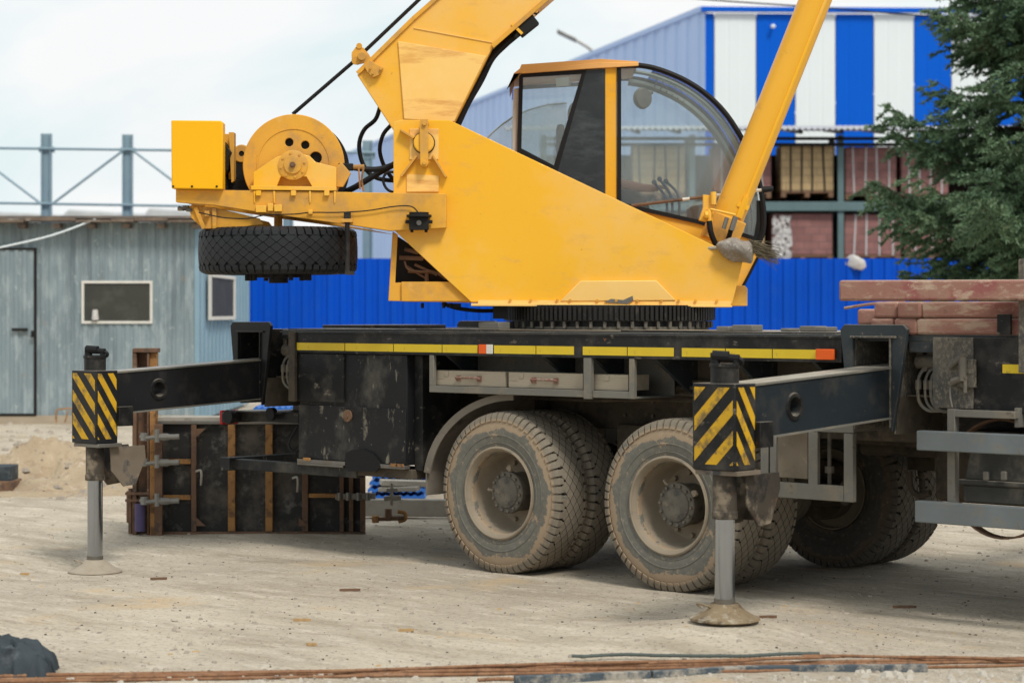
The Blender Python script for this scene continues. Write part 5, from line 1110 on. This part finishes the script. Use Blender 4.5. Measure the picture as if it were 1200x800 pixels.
# lower left engine bay (open, pipes inside)
mb=MB(); cprism(mb,[(460,271),(466,275),(463,331),(541,331),(563,355),(455,352.5)],dN+.06,.03)
bay=part(mb,'pump_bay',m_yel2,bevel=.004)
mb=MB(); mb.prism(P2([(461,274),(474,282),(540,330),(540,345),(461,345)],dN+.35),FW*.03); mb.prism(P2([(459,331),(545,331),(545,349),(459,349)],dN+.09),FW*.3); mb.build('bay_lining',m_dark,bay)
mb=MB(); 
for a,b,r_ in (((468,302),(496,303),.016),((474,292),(490,296),.014),((478,318),(520,320),.010),((486,310),(512,322),.010),((477,312),(500,327),.008),((500,318),(500,330),.014)): mb.tube(at(*a,dN+.16),at(*b,dN+.16),r_,n=8)
mb.hose([at(474,306,dN+.13),at(478,315,dN+.13),at(492,318,dN+.13),(at(508,318,dN+.13)),at(522,327,dN+.13)],.008,6,4); mb.build('pump_pipe',m_rust,bay)
mb=MB(); mb.prism([p+FW*.4 for p in P2([(456,334),(466,334),(466,352),(456,352)],dN)],FW*.5); mb.build('bay_side',m_yel2,bay)
mb=MB(); mb.hose([at(518,355,dN+.2),at(535,361,dN+.2),at(560,364,dN+.2),at(578,364,dN+.2)],.014,8,4); mb.obox(at(532,358,dN+.2),RT*.05,FW*.04,UP*.015)
for x in (495,520,528): mb.tube(at(x,355,dN+.15),at(x,361,dN+.15),.012,n=6)
mb.obox(at(586,366,dN+.1),RT*.05,FW*.06,UP*.045); part(mb,'underside_hose',m_rubber)
# right end block
mb=MB(); mb.prism([p for p in P2([(852,334.5),(873,334.5),(876,338),(876,358.5),(852,358.5)],dN+.12)],FW*.7); part(mb,'front_block',m_yel,bevel=.006)

# ---- boom
ud=(at(640,0,16.1)-at(578,54,16.1)).normalized()
bN,bT=15.90,.44
def bp(x,y): return at(x,y,bN)
P0=bp(578,54); P1=bp(484.5,23)
L1=9.2
mb=MB(); foot=[bp(418.5,88),bp(439.5,67),bp(484.5,23)]; endU=bp(484.5,23)+ud*6.6; endL=bp(578,54)+ud*6.2
mb.prism(foot+[endU,endL,bp(578,54),bp(532.5,144),bp(520,178),bp(480,184),bp(463,156)],FW*bT); boom=part(mb,'boom',m_yel,bevel=.006)
mb=MB(); dn=(bp(578,54)-bp(484.5,23)); dn=dn-ud*dn.dot(ud)
s0=endU+dn*.08-ud*.3; mb.prism([s0,s0+ud*1.6,s0+ud*1.6+dn*.84,s0+dn*.84],FW*(bT-.08)); 
for v in mb.v: v+=FW*.04
mb.build('boom_section',m_yel,boom,bevel=.006)
mb=MB(); e=s0+ud*1.6; mb.prism([e+FW*.02,e+ud*.45+FW*.02,e+ud*.5+dn*1.05+FW*.02,e+dn*.95+FW*.02],FW*.06); mb.prism([e+FW*.32,e+ud*.45+FW*.32,e+ud*.5+dn*1.05+FW*.32,e+dn*.95+FW*.32],FW*.06); mb.tube(e+ud*.3+dn*.2+FW*.08,e+ud*.3+dn*.2+FW*.32,.16,n=24); mb.tube(e+ud*.35+dn*.9+FW*.08,e+ud*.35+dn*.9+FW*.32,.16,n=24); mb.build('boom_head',m_yel2,boom,bevel=.004)
mb=MB(); mb.prism([p-FW*.018 for p in P2([(466.5,48.5),(570,66),(532.5,143),(473.5,140)],bN)],FW*.016); mb.build('reinforcing_plate',m_yelpatch,boom,bevel=.004)
mb=MB(); mb.bar(bp(485,33)-FW*.004,bp(577,50)-FW*.004,.008,.006); mb.build('plate_seam',m_yelpatch,boom)
mb=MB(); 
e0,e1=bp(419,88),bp(484,24); mb.bar(e0-FW*.012+UP*.01,e1-FW*.012+UP*.01,.03,.02,up=FW); mb.bar(e1-FW*.012+UP*.01,endU-FW*.012+UP*.01,.03,.02,up=FW); mb.bar(bp(577,55)-FW*.012,endL-FW*.012,.03,.018,up=FW); mb.build('edge_flange',m_yel2,boom,bevel=.002)
mb=MB(); mb.hose([bp(x,y)+FW*.15 for x,y in ((533,148),(547,118),(562,92),(575,66),(590,50),(604,38),(614,30))],.03,8,5); mb.hose([bp(x,y)+FW*.05 for x,y in ((571,76),(580,64),(596,47),(608,40),(616,35),(607,28))],.008,6,4); mb.build('boom_cable',m_rubber,boom)
mb=MB(); mb.bar(bp(607,37)+FW*.05,bp(627,21)+FW*.05,.10,.10); mb.bar(bp(604,44)+FW*.02,bp(613,31)+FW*.02,.03,.03); mb.tube(bp(625,14)+FW*.05,bp(629,10)+FW*.05,.03,n=8); mb.build('limit_switch',m_dark,boom,bevel=.006)
mb=MB(); mb.bar(bp(600,28),bp(612,40),.02,.02); mb.tube(bp(628,12)-FW*.01,bp(628,12)+FW*.03,.02,n=8); mb.build('switch_bracket',m_yel,boom)
# rope guide bracket on the boom heel
mb=MB(); 
mb.prism(P2([(427,78),(433,71),(449,80),(444,88),(437,91),(430,84)],bN-.05),FW*.045); mb.prism(P2([(412,62),(417,55),(426,56),(430,63),(441,76),(436,82),(426,74),(418,76),(412,68)],bN-.02),FW*.03)
mb.prism([p+FW*.14 for p in P2([(413,60),(422,52),(430,60),(440,76),(434,80)],bN-.02)],FW*.03); mb.tube(at(424,66,bN-.06),at(424,66,bN+.2),.03,n=12); mb.tube(at(417,71,bN-.03),at(417,71,bN+.16),.032,n=12); mb.tube(at(421,54,bN-.03),at(421,54,bN+.16),.022,n=10)
for x,y in ((437,86),(446,81),(434,80)): mb.tube(at(x,y,bN-.055),at(x,y,bN-.07),.010,n=6)
mb.build('rope_guide',m_yel2,boom,bevel=.002)
ro=[at(344,136,bN+.02)+FW*.1,at(371,104,bN)+FW*.1,at(425,66.5,bN)+FW*.1]; 
mb=MB(); mb.sweep([at(343,134,bN+.15),at(416,71,bN+.15),at(493,-2,bN+.15),at(493,-2,bN+.15)+ud*6.5+dn*0-ud*0],.014,8); part(mb,'hoist_rope',m_rubber)
m_yelcyl=M('golden yellow cylinder paint',(.80,.41,.028),.38,0,(.76,.38,.02),.8,ov=[((.55,.28,.05),.60,.68,6,.5),((.1,.06,.03),.70,.73,14,.6)],coat=.2,spec=.35)
# ---- luffing cylinder
c0=at(852,258,16.10); c1=at(955.5,0,16.10); cdv=(c1-c0).normalized(); cr=.1165
mb=MB(); mb.tube(c0,c0+cdv*3.3,cr,n=40); mb.lathe([(cr,-.02),(cr+.012,-.01),(cr+.012,.05),(cr,.06)],c0+cdv*3.28,cdv,40); cyl=part(mb,'luffing_cylinder',m_yelcyl,smooth=30)
mb=MB(); mb.tube(c0+cdv*3.3,c0+cdv*5.3,.075,n=28); mb.tube(c0+cdv*5.3-FW*.2,c0+cdv*5.3+FW*.2,.1,n=20); mb.build('cylinder_rod',m_chrome,cyl,smooth=30)
sd_=cdv.cross(FW).normalized()
if sd_.dot(RT)<0: sd_=-sd_
mb=MB(); o_=sd_*.062-FW*.098; mb.tube(c0+cdv*.12+o_,c0+cdv*3.2+o_,.014,n=8); mb.tube(c0+cdv*2.28+sd_*.085-FW*.10,c0+cdv*2.28+sd_*.0-FW*.125,.022,n=8)
mb.tube(c0+cdv*.04+sd_*.062-FW*.10,c0+cdv*.20+sd_*.062-FW*.10,.03,n=8); mb.obox(c0+cdv*.13+sd_*.062-FW*.10,sd_*.045,FW*.02,cdv*.018); mb.build('oil_pipe',m_yel,cyl)
mb=MB(); mb.obox(c0-cdv*.08,sd_*.13,FW*.13,cdv*.10); mb.build('cylinder_foot',m_yel2,cyl,bevel=.008)
mb=MB(); mb.prism(P2([(824,228),(840,230),(837,246),(835,262),(819,258),(824,243)],15.9),FW*.05); mb.tube(at(836,225,15.88),at(836,240,15.88),.022,n=8); mb.tube(at(831,245,15.88),at(831,262,15.88),.018,n=8); mb.tube(at(826,252,15.86),at(830,252,15.86),.03,n=8); mb.tube(at(832,245,15.87),at(862,252,15.87),.010,n=6); mb.build('valve_bracket',m_yel,cyl,bevel=.003)
mb=MB(); mb.tube(at(852,255,15.86),at(848,268,15.86),.016,n=8); mb.tube(at(862,254,15.86),at(857,270,15.86),.020,n=8); mb.build('hose_coupling',m_steel,cyl)
mb=MB(); mb.hose([at(831,259,15.87),at(833,272,15.87),at(838,285,15.9),at(842,292,15.95)],.021,8,5); mb.hose([at(857,268,15.87),at(854,278,15.9),at(850,288,15.98)],.018,8,5); mb.build('cylinder_hose',m_rubber,cyl)

# ---- operator cab
cN,cD=16.64,.92
cabm=MB()
def cN_(poly,off=0,th=.05): cabm.prism([p+FW*off for p in P2(poly,cN)],FW*th)
arc=[(748,77),(766,80),(784,86),(802,94),(820,105),(838,120),(853,137),(866,157),(874,172),(884,195),(892,225),(895,255),(893,275),(886,290)]
for off in (0,cD-.05):
    cN_([(709,78),(723,78),(723,245),(709,239)],off)
    cN_([(600,216),(709,236),(723,241),(745,243),(818,259.5),(880,279),(887,304),(866,340),(600,340)],off,.04)
cabm.prism([p+FW*.05 for p in P2([(604,215),(609,215),(609,340),(604,340)],cN)],FW*(cD-.1))
cabm.prism([p+FW*.05 for p in P2([(604,330),(866,332),(866,340),(604,340)],cN)],FW*(cD-.1))
cabm.prism([p+FW*.05 for p in P2([(875,293),(886,303),(866,338),(860,336)],cN)],FW*(cD-.1))
cb=part(cabm,'operator_cab',m_yel,bevel=.004)
mb=MB(); mb.prism([p-FW*.02 for p in P2([(597,101),(602.5,87),(688,80.5),(748,77),(748,72.5),(704,69.5),(611,76),(609,81),(602,86.5)],cN)],FW*(cD+.04))
rf=mb.build('cab_roof',m_orange,cb,bevel=.006)
mb=MB(); mb.prism([p-FW*.036 for p in P2([(596,102),(602.5,88),(612,87),(688,81.5),(748,78),(748,74),(700,74),(611,84)],cN)],FW*.014); mb.build('roof_lip',m_orange,rf,bevel=.004)
# black door seal following the curve, glass, windscreen
def arcpath(off,inset=0): return [at(x,y,cN)+FW*off for x,y in arc]
for off in (-.008,cD+.008-.0):
    mb=MB(); mb.sweep(catmull([at(723,77.5,cN)+FW*off]+arcpath(off),3),.022,6); mb.build('door_seal',m_rubber,cb)
mb=MB(); pts=[(725,243),(727,80)]; 
for off in (-.006,): 
    mb.bar(at(725.5,80,cN)+FW*off,at(725.5,244,cN)+FW*off,.03,.02,up=FW); mb.bar(at(725,239,cN)+FW*off,at(818,260,cN)+FW*off,.03,.03,up=FW); mb.bar(at(818,260,cN)+FW*off,at(886,280,cN)+FW*off,.03,.03,up=FW)
mb.build('door_seal',m_rubber,cb)
wp=[(726,82)]+[(x-2,y+2) for x,y in arc[:-1]]+[(882,278),(818,258),(726,238)]
for off,nm in ((.01,'side_window'),(cD-.03,'side_window')):
    mb=MB(); mb.prism([p+FW*off for p in P2(wp,cN)],FW*.006); mb.build(nm,m_glass,cb,smooth=0)
# windscreen wraps between the two curves
mb=MB(); A0=catmull(arcpath(.02),2); A1=[p+FW*(cD-.04) for p in A0]; n_=len(A0); st_=2
mb.add(A0+A1,[(i,i+1,n_+i+1,n_+i) for i in range(st_,n_-1)]); mb.build('windscreen',m_glass,cb,smooth=60,recalc=False)
mb=MB(); ia=3; mb.sweep(catmull([at(x-5,y+6,cN)+FW*.07 for x,y in arc],2),.016,6); mb.sweep(catmull([at(x-5,y+6,cN)+FW*(cD-.09) for x,y in arc],2),.030,6); mb.build('windscreen_frame',M('grey window frame',(.24,.28,.27),.5),cb)
mb=MB(); mb.prism([at(805,97,cN)+FW*.1,at(807,99,cN)+FW*.1,at(787,89,cN)+FW*.1],FW*.5)
mb=MB()
for k in range(6): a=at(775+k*7,89+k*3.8,cN)+FW*(cD-.14); b=at(778+k*7,82+k*4.2,cN)+FW*(cD-.06); mb.tube(a,b,.004,n=5)
mb.build('roof_grille',m_dark,cb)
# rear side window, dark panel
q4=[(610,88),(686,84),(650,198),(607,176)]
for off in (0,cD-.03):
    mb=MB(); f=[(608,86.5),(687.5,82),(688,82),(655,210),(649,206),(681,86),(612.5,90.5),(610,175),(649,199),(652,207),(604,182)]
    mb.prism([p+FW*(off-.012) for p in P2([(608.5,86.5),(687.5,82),(653,203),(606,179)],cN)],FW*.02); fr_=mb.build('rear_window',m_rubber,cb,smooth=0)
    m2=MB(); m2.prism([p+FW*(off-.2) for p in P2([(613,91),(681.5,87),(649,194),(611,174)],cN)],FW*.6); cut(fr_,[m2])
    m3=MB(); m3.prism([p+FW*(off-.004) for p in P2([(613,91),(681.5,87),(649,194),(611,174)],cN)],FW*.006); m3.build('pane',m_glass,fr_,smooth=0)
    mb=MB(); mb.prism([p+FW*(off-.006) for p in P2([(685,83),(709,81),(709,240),(652,203)],cN)],FW*.02); mb.build('dark_panel',m_tint,cb,smooth=0)
mb=MB(); mb.prism(P2([(606,176),(651,197),(651,215),(606,215)],cN),FW*.03); mb.build('sill_panel',m_yel2,cb)
mb=MB(); mb.prism([p-FW*.004 for p in P2([(651,92),(667,90.5),(669,100.5),(652,102)],cN)],FW*.002); mb.build('sticker',M('white paper sticker',(.75,.78,.75),.6),cb,smooth=0)
mb=MB(); mb.prism([p+FW*.05 for p in P2([(600,104),(602,104),(601,215),(599,215)],cN)],FW*(cD-.1)); mb.build('rear_pane',m_glass,cb,smooth=0)
mb=MB(); mb.prism([p+FW*.02 for p in P2([(601.5,104),(608,103),(605,214),(600,214)],cN)],FW*.03); mb.prism([p-FW*.01 for p in P2([(599,209),(603,209),(603,216),(599,216)],cN)],FW*.04); mb.build('corner_post',m_winframe,cb,bevel=.003)
mb=MB(); mb.hose([p-FW*.02 for p in P2([(866,340),(870,336),(886,305),(887,302)],cN)],.012,6,4); mb.build('hull_seal',m_rubber,cb)
mb=MB(); mb.prism([p-FW*.004 for p in P2([(888,293),(893,275),(895,255),(893,235),(887,235),(887,258),(884,276),(878,290)],cN)],FW*.03); mb.build('front_pillar',m_rubber,cb)
# interior
mb=MB(); sx=lambda x,y,o: at(x,y,cN)+FW*o
mb.prism([sx(668,238,.25),sx(712,238,.25),sx(712,252,.25),sx(668,252,.25)],FW*.42); mb.prism([sx(652,160,.25),sx(668,160,.25),sx(676,240,.25),sx(664,240,.25)],FW*.42); mb.obox(sx(658,152,.46),RT*.03,FW*.13,UP*.07); mb.prism([sx(680,252,.3),sx(704,252,.3),sx(708,330,.3),sx(676,330,.3)],FW*.32); mb.build('seat',m_cloth,cb,bevel=.02)
mb=MB(); mb.prism([sx(766,262,.12),sx(800,266,.12),sx(806,330,.12),sx(770,330,.12)],FW*.2); mb.prism([sx(812,240,.25),sx(856,232,.25),sx(868,262,.25),sx(858,330,.25),sx(822,330,.25)],FW*.45); mb.build('console',m_dark,cb,bevel=.015)
for k,(a,b,c) in enumerate((((783,262),(782,232),(768,212)),((790,264),(789,230),(775,208)),((798,266),(798,228),(783,210)))):
    mb=MB(); mb.hose([sx(*a,.15+.05*k),sx(*b,.15+.05*k),sx(*c,.15+.05*k)],.011,7,5); mb.ball(sx(*c,.15+.05*k),.02,6); mb.build('control_lever',M('blue grey lever',(.07,.12,.2),.4) if k==0 else bpy.data.materials['blue grey lever'],cb)
mb=MB(); c=sx(757,108,.5); mb.lathe([(.0,-.02),(.075,-.02),(.085,0),(.075,.03),(0,.04)],c,(RT*.6+FW*-.8),20); mb.tube(c+FW*.03,c+RT*.08+FW*.1+UP*.06,.02,n=8); mb.build('fan',m_frame,cb)
# ---- opened far side door glass behind the cab
dp=[(556,168),(563,156),(574,144),(588,132),(603,122),(622,114),(645,108),(668,106),(668,232),(575,232),(556,215)]
mb=MB(); mb.prism([p+FW*(cD+.10) for p in P2(dp,cN)],FW*.006); od=part(mb,'slid_open_door',m_glassdoor,smooth=0)
mb=MB(); mb.sweep([p+FW*(cD+.103) for p in P2(dp[-2:]+dp[:8],cN)],.008,6); mb.build('door_rim',M('pale rim',(.45,.52,.55),.4),od)
# warning rod lying along the plate edge, red brown with white bands
rdp=lambda t: at(740+(906-740)*t,241+(221-241)*t,16.40)
# ================================================================= loose things on the truck
o=empty('thin_rod',rdp(.5)); tag(o,'thin rusty rod with white bands held across the front of the cab','rod')
for a,b,mt,nm in ((0,.36,m_rust,'red_section'),(.36,.41,m_wht,'white_band'),(.41,.60,m_rust,'red_section'),(.60,.92,m_wht,'white_band')):
    MB().tube(rdp(a),rdp(b),.012,n=8).build(nm,mt,o)
MB().tube(rdp(.92),rdp(1.0),.026,.02,n=10).build('tip',m_rubber,o)
# besom
br=empty('besom',at(870,292,15.62)); tag(br,'besom wrapped in a dusty plastic bag lying in front of the cylinder foot','broom')
mb=MB(); mb.ball((0,0,0),(.15,.09,.085),14)
xf=Matrix.Translation(at(862,292,15.60))@Matrix.Rotation(A,4,'Z')@Matrix.Rotation(R(14),4,'Y')
for v in mb.v:
    v.z*=1+.35*v.x/.15; v+=.035*V((noise.noise(v*9),noise.noise(v*9+V((4,0,0))),noise.noise(v*10+V((0,4,0)))))
mb.xf=xf; mb.build('plastic_bag',M('dusty plastic bag',(.30,.25,.20),.25,0,(.20,.175,.15),7,ov=[((.55,.5,.43),.55,.66,9,.6)],bump=(16,.9,.03),spec=.7),br,smooth=60)
mb=MB(); rnd=random.Random(3)
for k in range(150):
    t=rnd.gauss(0,.16); s=rnd.gauss(0,.10); L=rnd.uniform(.12,.24); a=at(878,288,15.60)+UP*rnd.uniform(-.045,.045)+FW*rnd.uniform(-.04,.04)
    d=(RT*.93-UP*(.36+t)+FW*s).normalized(); mb.sweep([a,a+d*L*.5,a+d*L-UP*.02*rnd.random()],[.0028,.0022,.0012],3)
mb.build('bristles',M('dry twigs',(.20,.16,.10),.9,0,(.10,.085,.06),5),br)
MB().tube(at(850,290,15.62),at(800,292,15.75),.014,n=8).build('handle',m_wood,br)
# boards on the tray
def board(px0,px1,z,y,label,h=.052,mat=m_wood,handle=True):
    x0,x1=XY(px0,y),XY(px1,y); o=empty('wooden_board',V(((x0+x1)/2,y,z))); tag(o,label,'board','boards stowed on the side tray')
    mb=MB(); mb.box((x0,y,z),(x1,y+.22,z+h*2.0)); mb.box((x0+.1,y-.004,z+h*1.2),(x0+.14,y-.001,z+h*1.9)); mb.build('plank',mat,o,bevel=.006)
    if handle:
        c=(x0+x1)/2; mb=MB(); mb.hose([(c-.11,y-.004,z+h*.9),(c-.09,y-.03,z+h*1.1),(c+.09,y-.03,z+h*1.1),(c+.11,y-.004,z+h*.9)],.009,6,4); mb.box((c-.12,y-.006,z+h*.6),(c-.08,y-.001,z+h*1.4)); mb.box((c+.08,y-.006,z+h*.6),(c+.12,y-.001,z+h*1.4)); mb.build('handle',M('red rusty handle',(.24,.10,.08),.8,0,(.2,.13,.09),6,ov=[((.35,.3,.24),.5,.62,30,.8)]),o)
board(509,592,1.285,.045,'left weathered board with a red handle on the side tray under the yellow stripe')
board(596,683,1.285,.045,'middle weathered board with a red handle on the side tray under the yellow stripe')
board(695,736,1.285,.05,'short weathered board at the right end of the side tray',handle=False)
# red timbers stacked on the deck
def timber(a,b,z,w_,h,label,seed=0):
    mb=MB(); a=V(a); b=V(b); d=(b-a).normalized(); s=d.cross(UP).normalized(); n=10; L=(b-a).length
    mb.obox((a+b)/2+UP*(z+h/2),d*L/2,s*w_/2,UP*h/2)
    o=mb.build('timber',m_redwood,None,bevel=.014,seg=2); tag(o,label,'timber','red stained timbers stacked on the deck')
    return o
zd=1.670
X=lambda px,y=.1: XY(px,y)
h=.094; W_=.135
timber((XY(1073,.02),.09,0),(5.4,.09,0),zd,W_,h,'long red timber in the bottom layer, nearest the camera')
timber((XY(1058.5,.0),.02,0),(XY(1058.5,0),1.6,0),zd,.158,h,'bottom layer timber lying crosswise, its end right of the outrigger collar')
timber((XY(1030,.0),.03,0),(XY(1030,0),1.6,0),zd,.158,h,'bottom layer timber lying crosswise, leftmost and half hidden by the collar')
timber((XY(1079,.02),.09,0),(5.3,.13,0),zd+h+.004,W_,h,'long red timber in the middle layer, nearest the camera')
timber((XY(1063.5,.0),.01,0),(XY(1063.5,.0),1.6,0),zd+h+.004,.160,h,'middle layer timber lying crosswise, its square end next to the long one')
timber((XY(1034,.0),.03,0),(XY(1034,.0),1.6,0),zd+h+.004,.162,h,'middle layer timber lying crosswise, second end from the left')
timber((XY(1013,.1),.12,0),(XY(1013,.1),1.7,0),zd+h*.6,W_,h,'dark red chamfered timber end leaning at the far left of the pile')
timber((X(1090,.45),.45,0),(5.3,.45,0),zd+h+.004,W_,h,'middle layer long timber hidden behind the nearest one')
a=at(986,343.5,12.72); b=at(1230,345.8,12.35); zt_=zd+2*h+.008
a.z=b.z=0; timber(a,b,zt_,.17,.118,'long red timber on top of the pile, sticking out to the left')
mb=MB(); a=onY(990,361,.25); b=onY(1060,354,.2); mb.hose([a,(a+b)/2+UP*.01,b],.010,6,4); tag(mb.build('stick',m_redwood),'thin bent stick poking out between the timber layers','stick')
mb=MB(); mb.box((XY(1175,-.0)-.02,-.03,1.672),(XY(1187,-.0),-.008,1.79)); mb.build('stake_pocket',m_black,T,bevel=.003)
# ================================================================= crane operator
def person():
    e={}; P={}
    S=lambda x,y,o: at(x,y,cN)+FW*o
    o_=.46
    J={'pel':(S(688,228,o_),.135),'sp':(S(684,205,o_),.125),'ch':(S(680,180,o_),.135),'nk':(S(681,158,o_),.055),'hd':(S(684,147,o_),.07),
       'shR':(S(683,170,o_-.17),.062),'elR':(S(722,212,o_-.24),.045),'wrR':(S(762,219,o_-.22),.031),'hnR':(S(772,218,o_-.22),.034),
       'shL':(S(683,170,o_+.17),.062),'elL':(S(718,210,o_+.22),.045),'wrL':(S(752,216,o_+.16),.031),'hnL':(S(762,215,o_+.15),.034),
       'hpR':(S(690,232,o_-.10),.10),'knR':(S(752,232,o_-.14),.07),'anR':(S(768,300,o_-.12),.045),'toR':(S(790,310,o_-.12),.04),
       'hpL':(S(690,232,o_+.10),.10),'knL':(S(752,232,o_+.14),.07),'anL':(S(768,300,o_+.12),.045),'toL':(S(790,310,o_+.12),.04)}
    E=[('pel','sp'),('sp','ch'),('ch','nk'),('nk','hd'),('ch','shR'),('shR','elR'),('elR','wrR'),('wrR','hnR'),('ch','shL'),('shL','elL'),('elL','wrL'),('wrL','hnL'),
       ('pel','hpR'),('hpR','knR'),('knR','anR'),('anR','toR'),('pel','hpL'),('hpL','knL'),('knL','anL'),('anL','toL')]
    def skin(names,edges,JJ,nm,mat,parent=None,grow=0,sub=2):
        idx={k:i for i,k in enumerate(names)}; c=JJ[names[0]][0].copy(); me=bpy.data.meshes.new(nm)
        me.from_pydata([JJ[k][0]-c for k in names],[(idx[a],idx[b]) for a,b in edges],[]); ob=bpy.data.objects.new(nm,me); col.objects.link(ob); ob.location=c
        sm=ob.modifiers.new('s','SKIN'); 
        for k,i in idx.items():
            r=JJ[k][1]+grow; me.skin_vertices[0].data[i].radius=(r,r)
        me.skin_vertices[0].data[0].use_root=True; sm.use_smooth_shade=True
        ss=ob.modifiers.new('u','SUBSURF'); ss.levels=sub; ss.render_levels=sub
        bpy.context.view_layer.update(); m2=bpy.data.meshes.new_from_object(ob.evaluated_get(bpy.context.evaluated_depsgraph_get()))
        ob.modifiers.clear(); ob.data=m2; m2.materials.clear(); m2.materials.append(mat)
        m2.polygons.foreach_set('use_smooth',[True]*len(m2.polygons))
        if parent: ob.parent=parent; ob.location=c-world(parent)
        return ob
    m_skin=M('skin',(.50,.27,.18),.55,0,(.45,.23,.15),4)
    # fingers curled over the levers
    for sd,hn,wr in (('R','hnR','wrR'),('L','hnL','wrL')):
        h0=J[hn][0]; f=(J[hn][0]-J[wr][0]).normalized()
        for k in range(4):
            y=FW*(-.033+.022*k); l=(.85,1,.95,.78)[k]
            J[f'f{sd}{k}a']=(h0+f*.045+y,.0105); J[f'f{sd}{k}b']=(h0+f*(.045+.042*l)+y-UP*.012,.0095); J[f'f{sd}{k}c']=(h0+f*(.05+.045*l)+y-UP*(.04*l),.0085)
            E+= [(hn,f'f{sd}{k}a'),(f'f{sd}{k}a',f'f{sd}{k}b'),(f'f{sd}{k}b',f'f{sd}{k}c')]
        y=FW*(-.05 if sd=='R' else .05); J[f't{sd}a']=(h0-f*.0+y*.8,.012); J[f't{sd}b']=(h0+f*.045+y*.9-UP*.03,.010); E+=[(hn,f't{sd}a'),(f't{sd}a',f't{sd}b')]
    body=skin(list(J),E,J,'person',m_skin)
    bm=bmesh.new(); bm.from_mesh(body.data); c=J['hd'][0]+UP*.105-world(body)
    mb=MB(); mb.ball((0,0,0),(.095,.078,.122),14)
    for v in mb.v:
        if v.z<-.03: v.x*=.9; v.y*=.82
        if v.x>.06 and abs(v.y)<.02 and -.03<v.z<.03: v.x+=.022*(1-abs(v.z)/.03)
        if v.x>.07 and .015<abs(v.y)<.04 and 0<v.z<.035: v.x-=.012
    for s in (-1,1): mb.ball((0,.08*s,-.005),(.022,.012,.034),6)
    mb.tube((0.0,0,-.16),(0,0,-.06),.05,n=12); mb.ball((.088,0,-.055),(.012,.026,.008),6)
    rot=Matrix.Rotation(A,3,'Z'); vs=[bm.verts.new(c+rot@v) for v in mb.v]
    for f in mb.f:
        try: nf=bm.faces.new([vs[i] for i in f]); nf.smooth=True
        except Exception: pass
    bmesh.ops.recalc_face_normals(bm,faces=bm.faces); bm.to_mesh(body.data); bm.free()
    tag(body,'crane operator sitting in the cab with a bare forearm reaching for the levers','person')
    hc_=J['hd'][0]+UP*.105; mb=MB(Matrix.Translation(hc_)@Matrix.Rotation(A,4,'Z'))
    mb.ball((-.012,0,.018),(.100,.085,.118),12); mb.v=[v if not (v.x>.045 and v.z<.07) else V((.045,v.y,v.z)) for v in mb.v]; mb.v=[V((v.x,v.y,max(v.z,-.045))) for v in mb.v]
    mb.build('hair',flat('dark hair',(.03,.02,.015),.8),body,smooth=60)
    mb=MB(Matrix.Translation(hc_)@Matrix.Rotation(A,4,'Z'))
    for s in (-1,1): mb.ball((.081,.030*s,.014),(.010,.012,.008),6)
    mb.build('eyes',m_dark,body)
    J2=dict(J); mid=lambda a,b,t: J[a][0].lerp(J[b][0],t)
    J2['sR']=(mid('shR','elR',.62),.058); J2['sL']=(mid('shL','elL',.62),.058); J2['nb']=(mid('ch','nk',.6),.075)
    skin(['pel','sp','ch','nb','shR','sR','shL','sL'],[('pel','sp'),('sp','ch'),('ch','nb'),('ch','shR'),('shR','sR'),('ch','shL'),('shL','sL')],J2,'shirt',M('pale shirt',(.62,.62,.58),.85,0,(.5,.52,.5),5),body,grow=.018)
    nmz=['pel','hpR','knR','anR','hpL','knL','anL']
    skin(nmz,[('pel','hpR'),('hpR','knR'),('knR','anR'),('pel','hpL'),('hpL','knL'),('knL','anL')],J,'trousers',M('dark trousers',(.05,.055,.05),.9),body,grow=.015)
    skin(['anR','toR'],[('anR','toR')],J,'shoe',m_dark,body,grow=.012); skin(['anL','toL'],[('anL','toL')],J,'shoe',m_dark,body,grow=.012)
    mb=MB(); a=S(716,236,o_-.16); mb.obox(a,RT*.05,FW*.06,UP*.02); mb.build('high_visibility_patch',flat('fluorescent green cloth',(.35,.75,.08),.8),body,bevel=.01)
person()
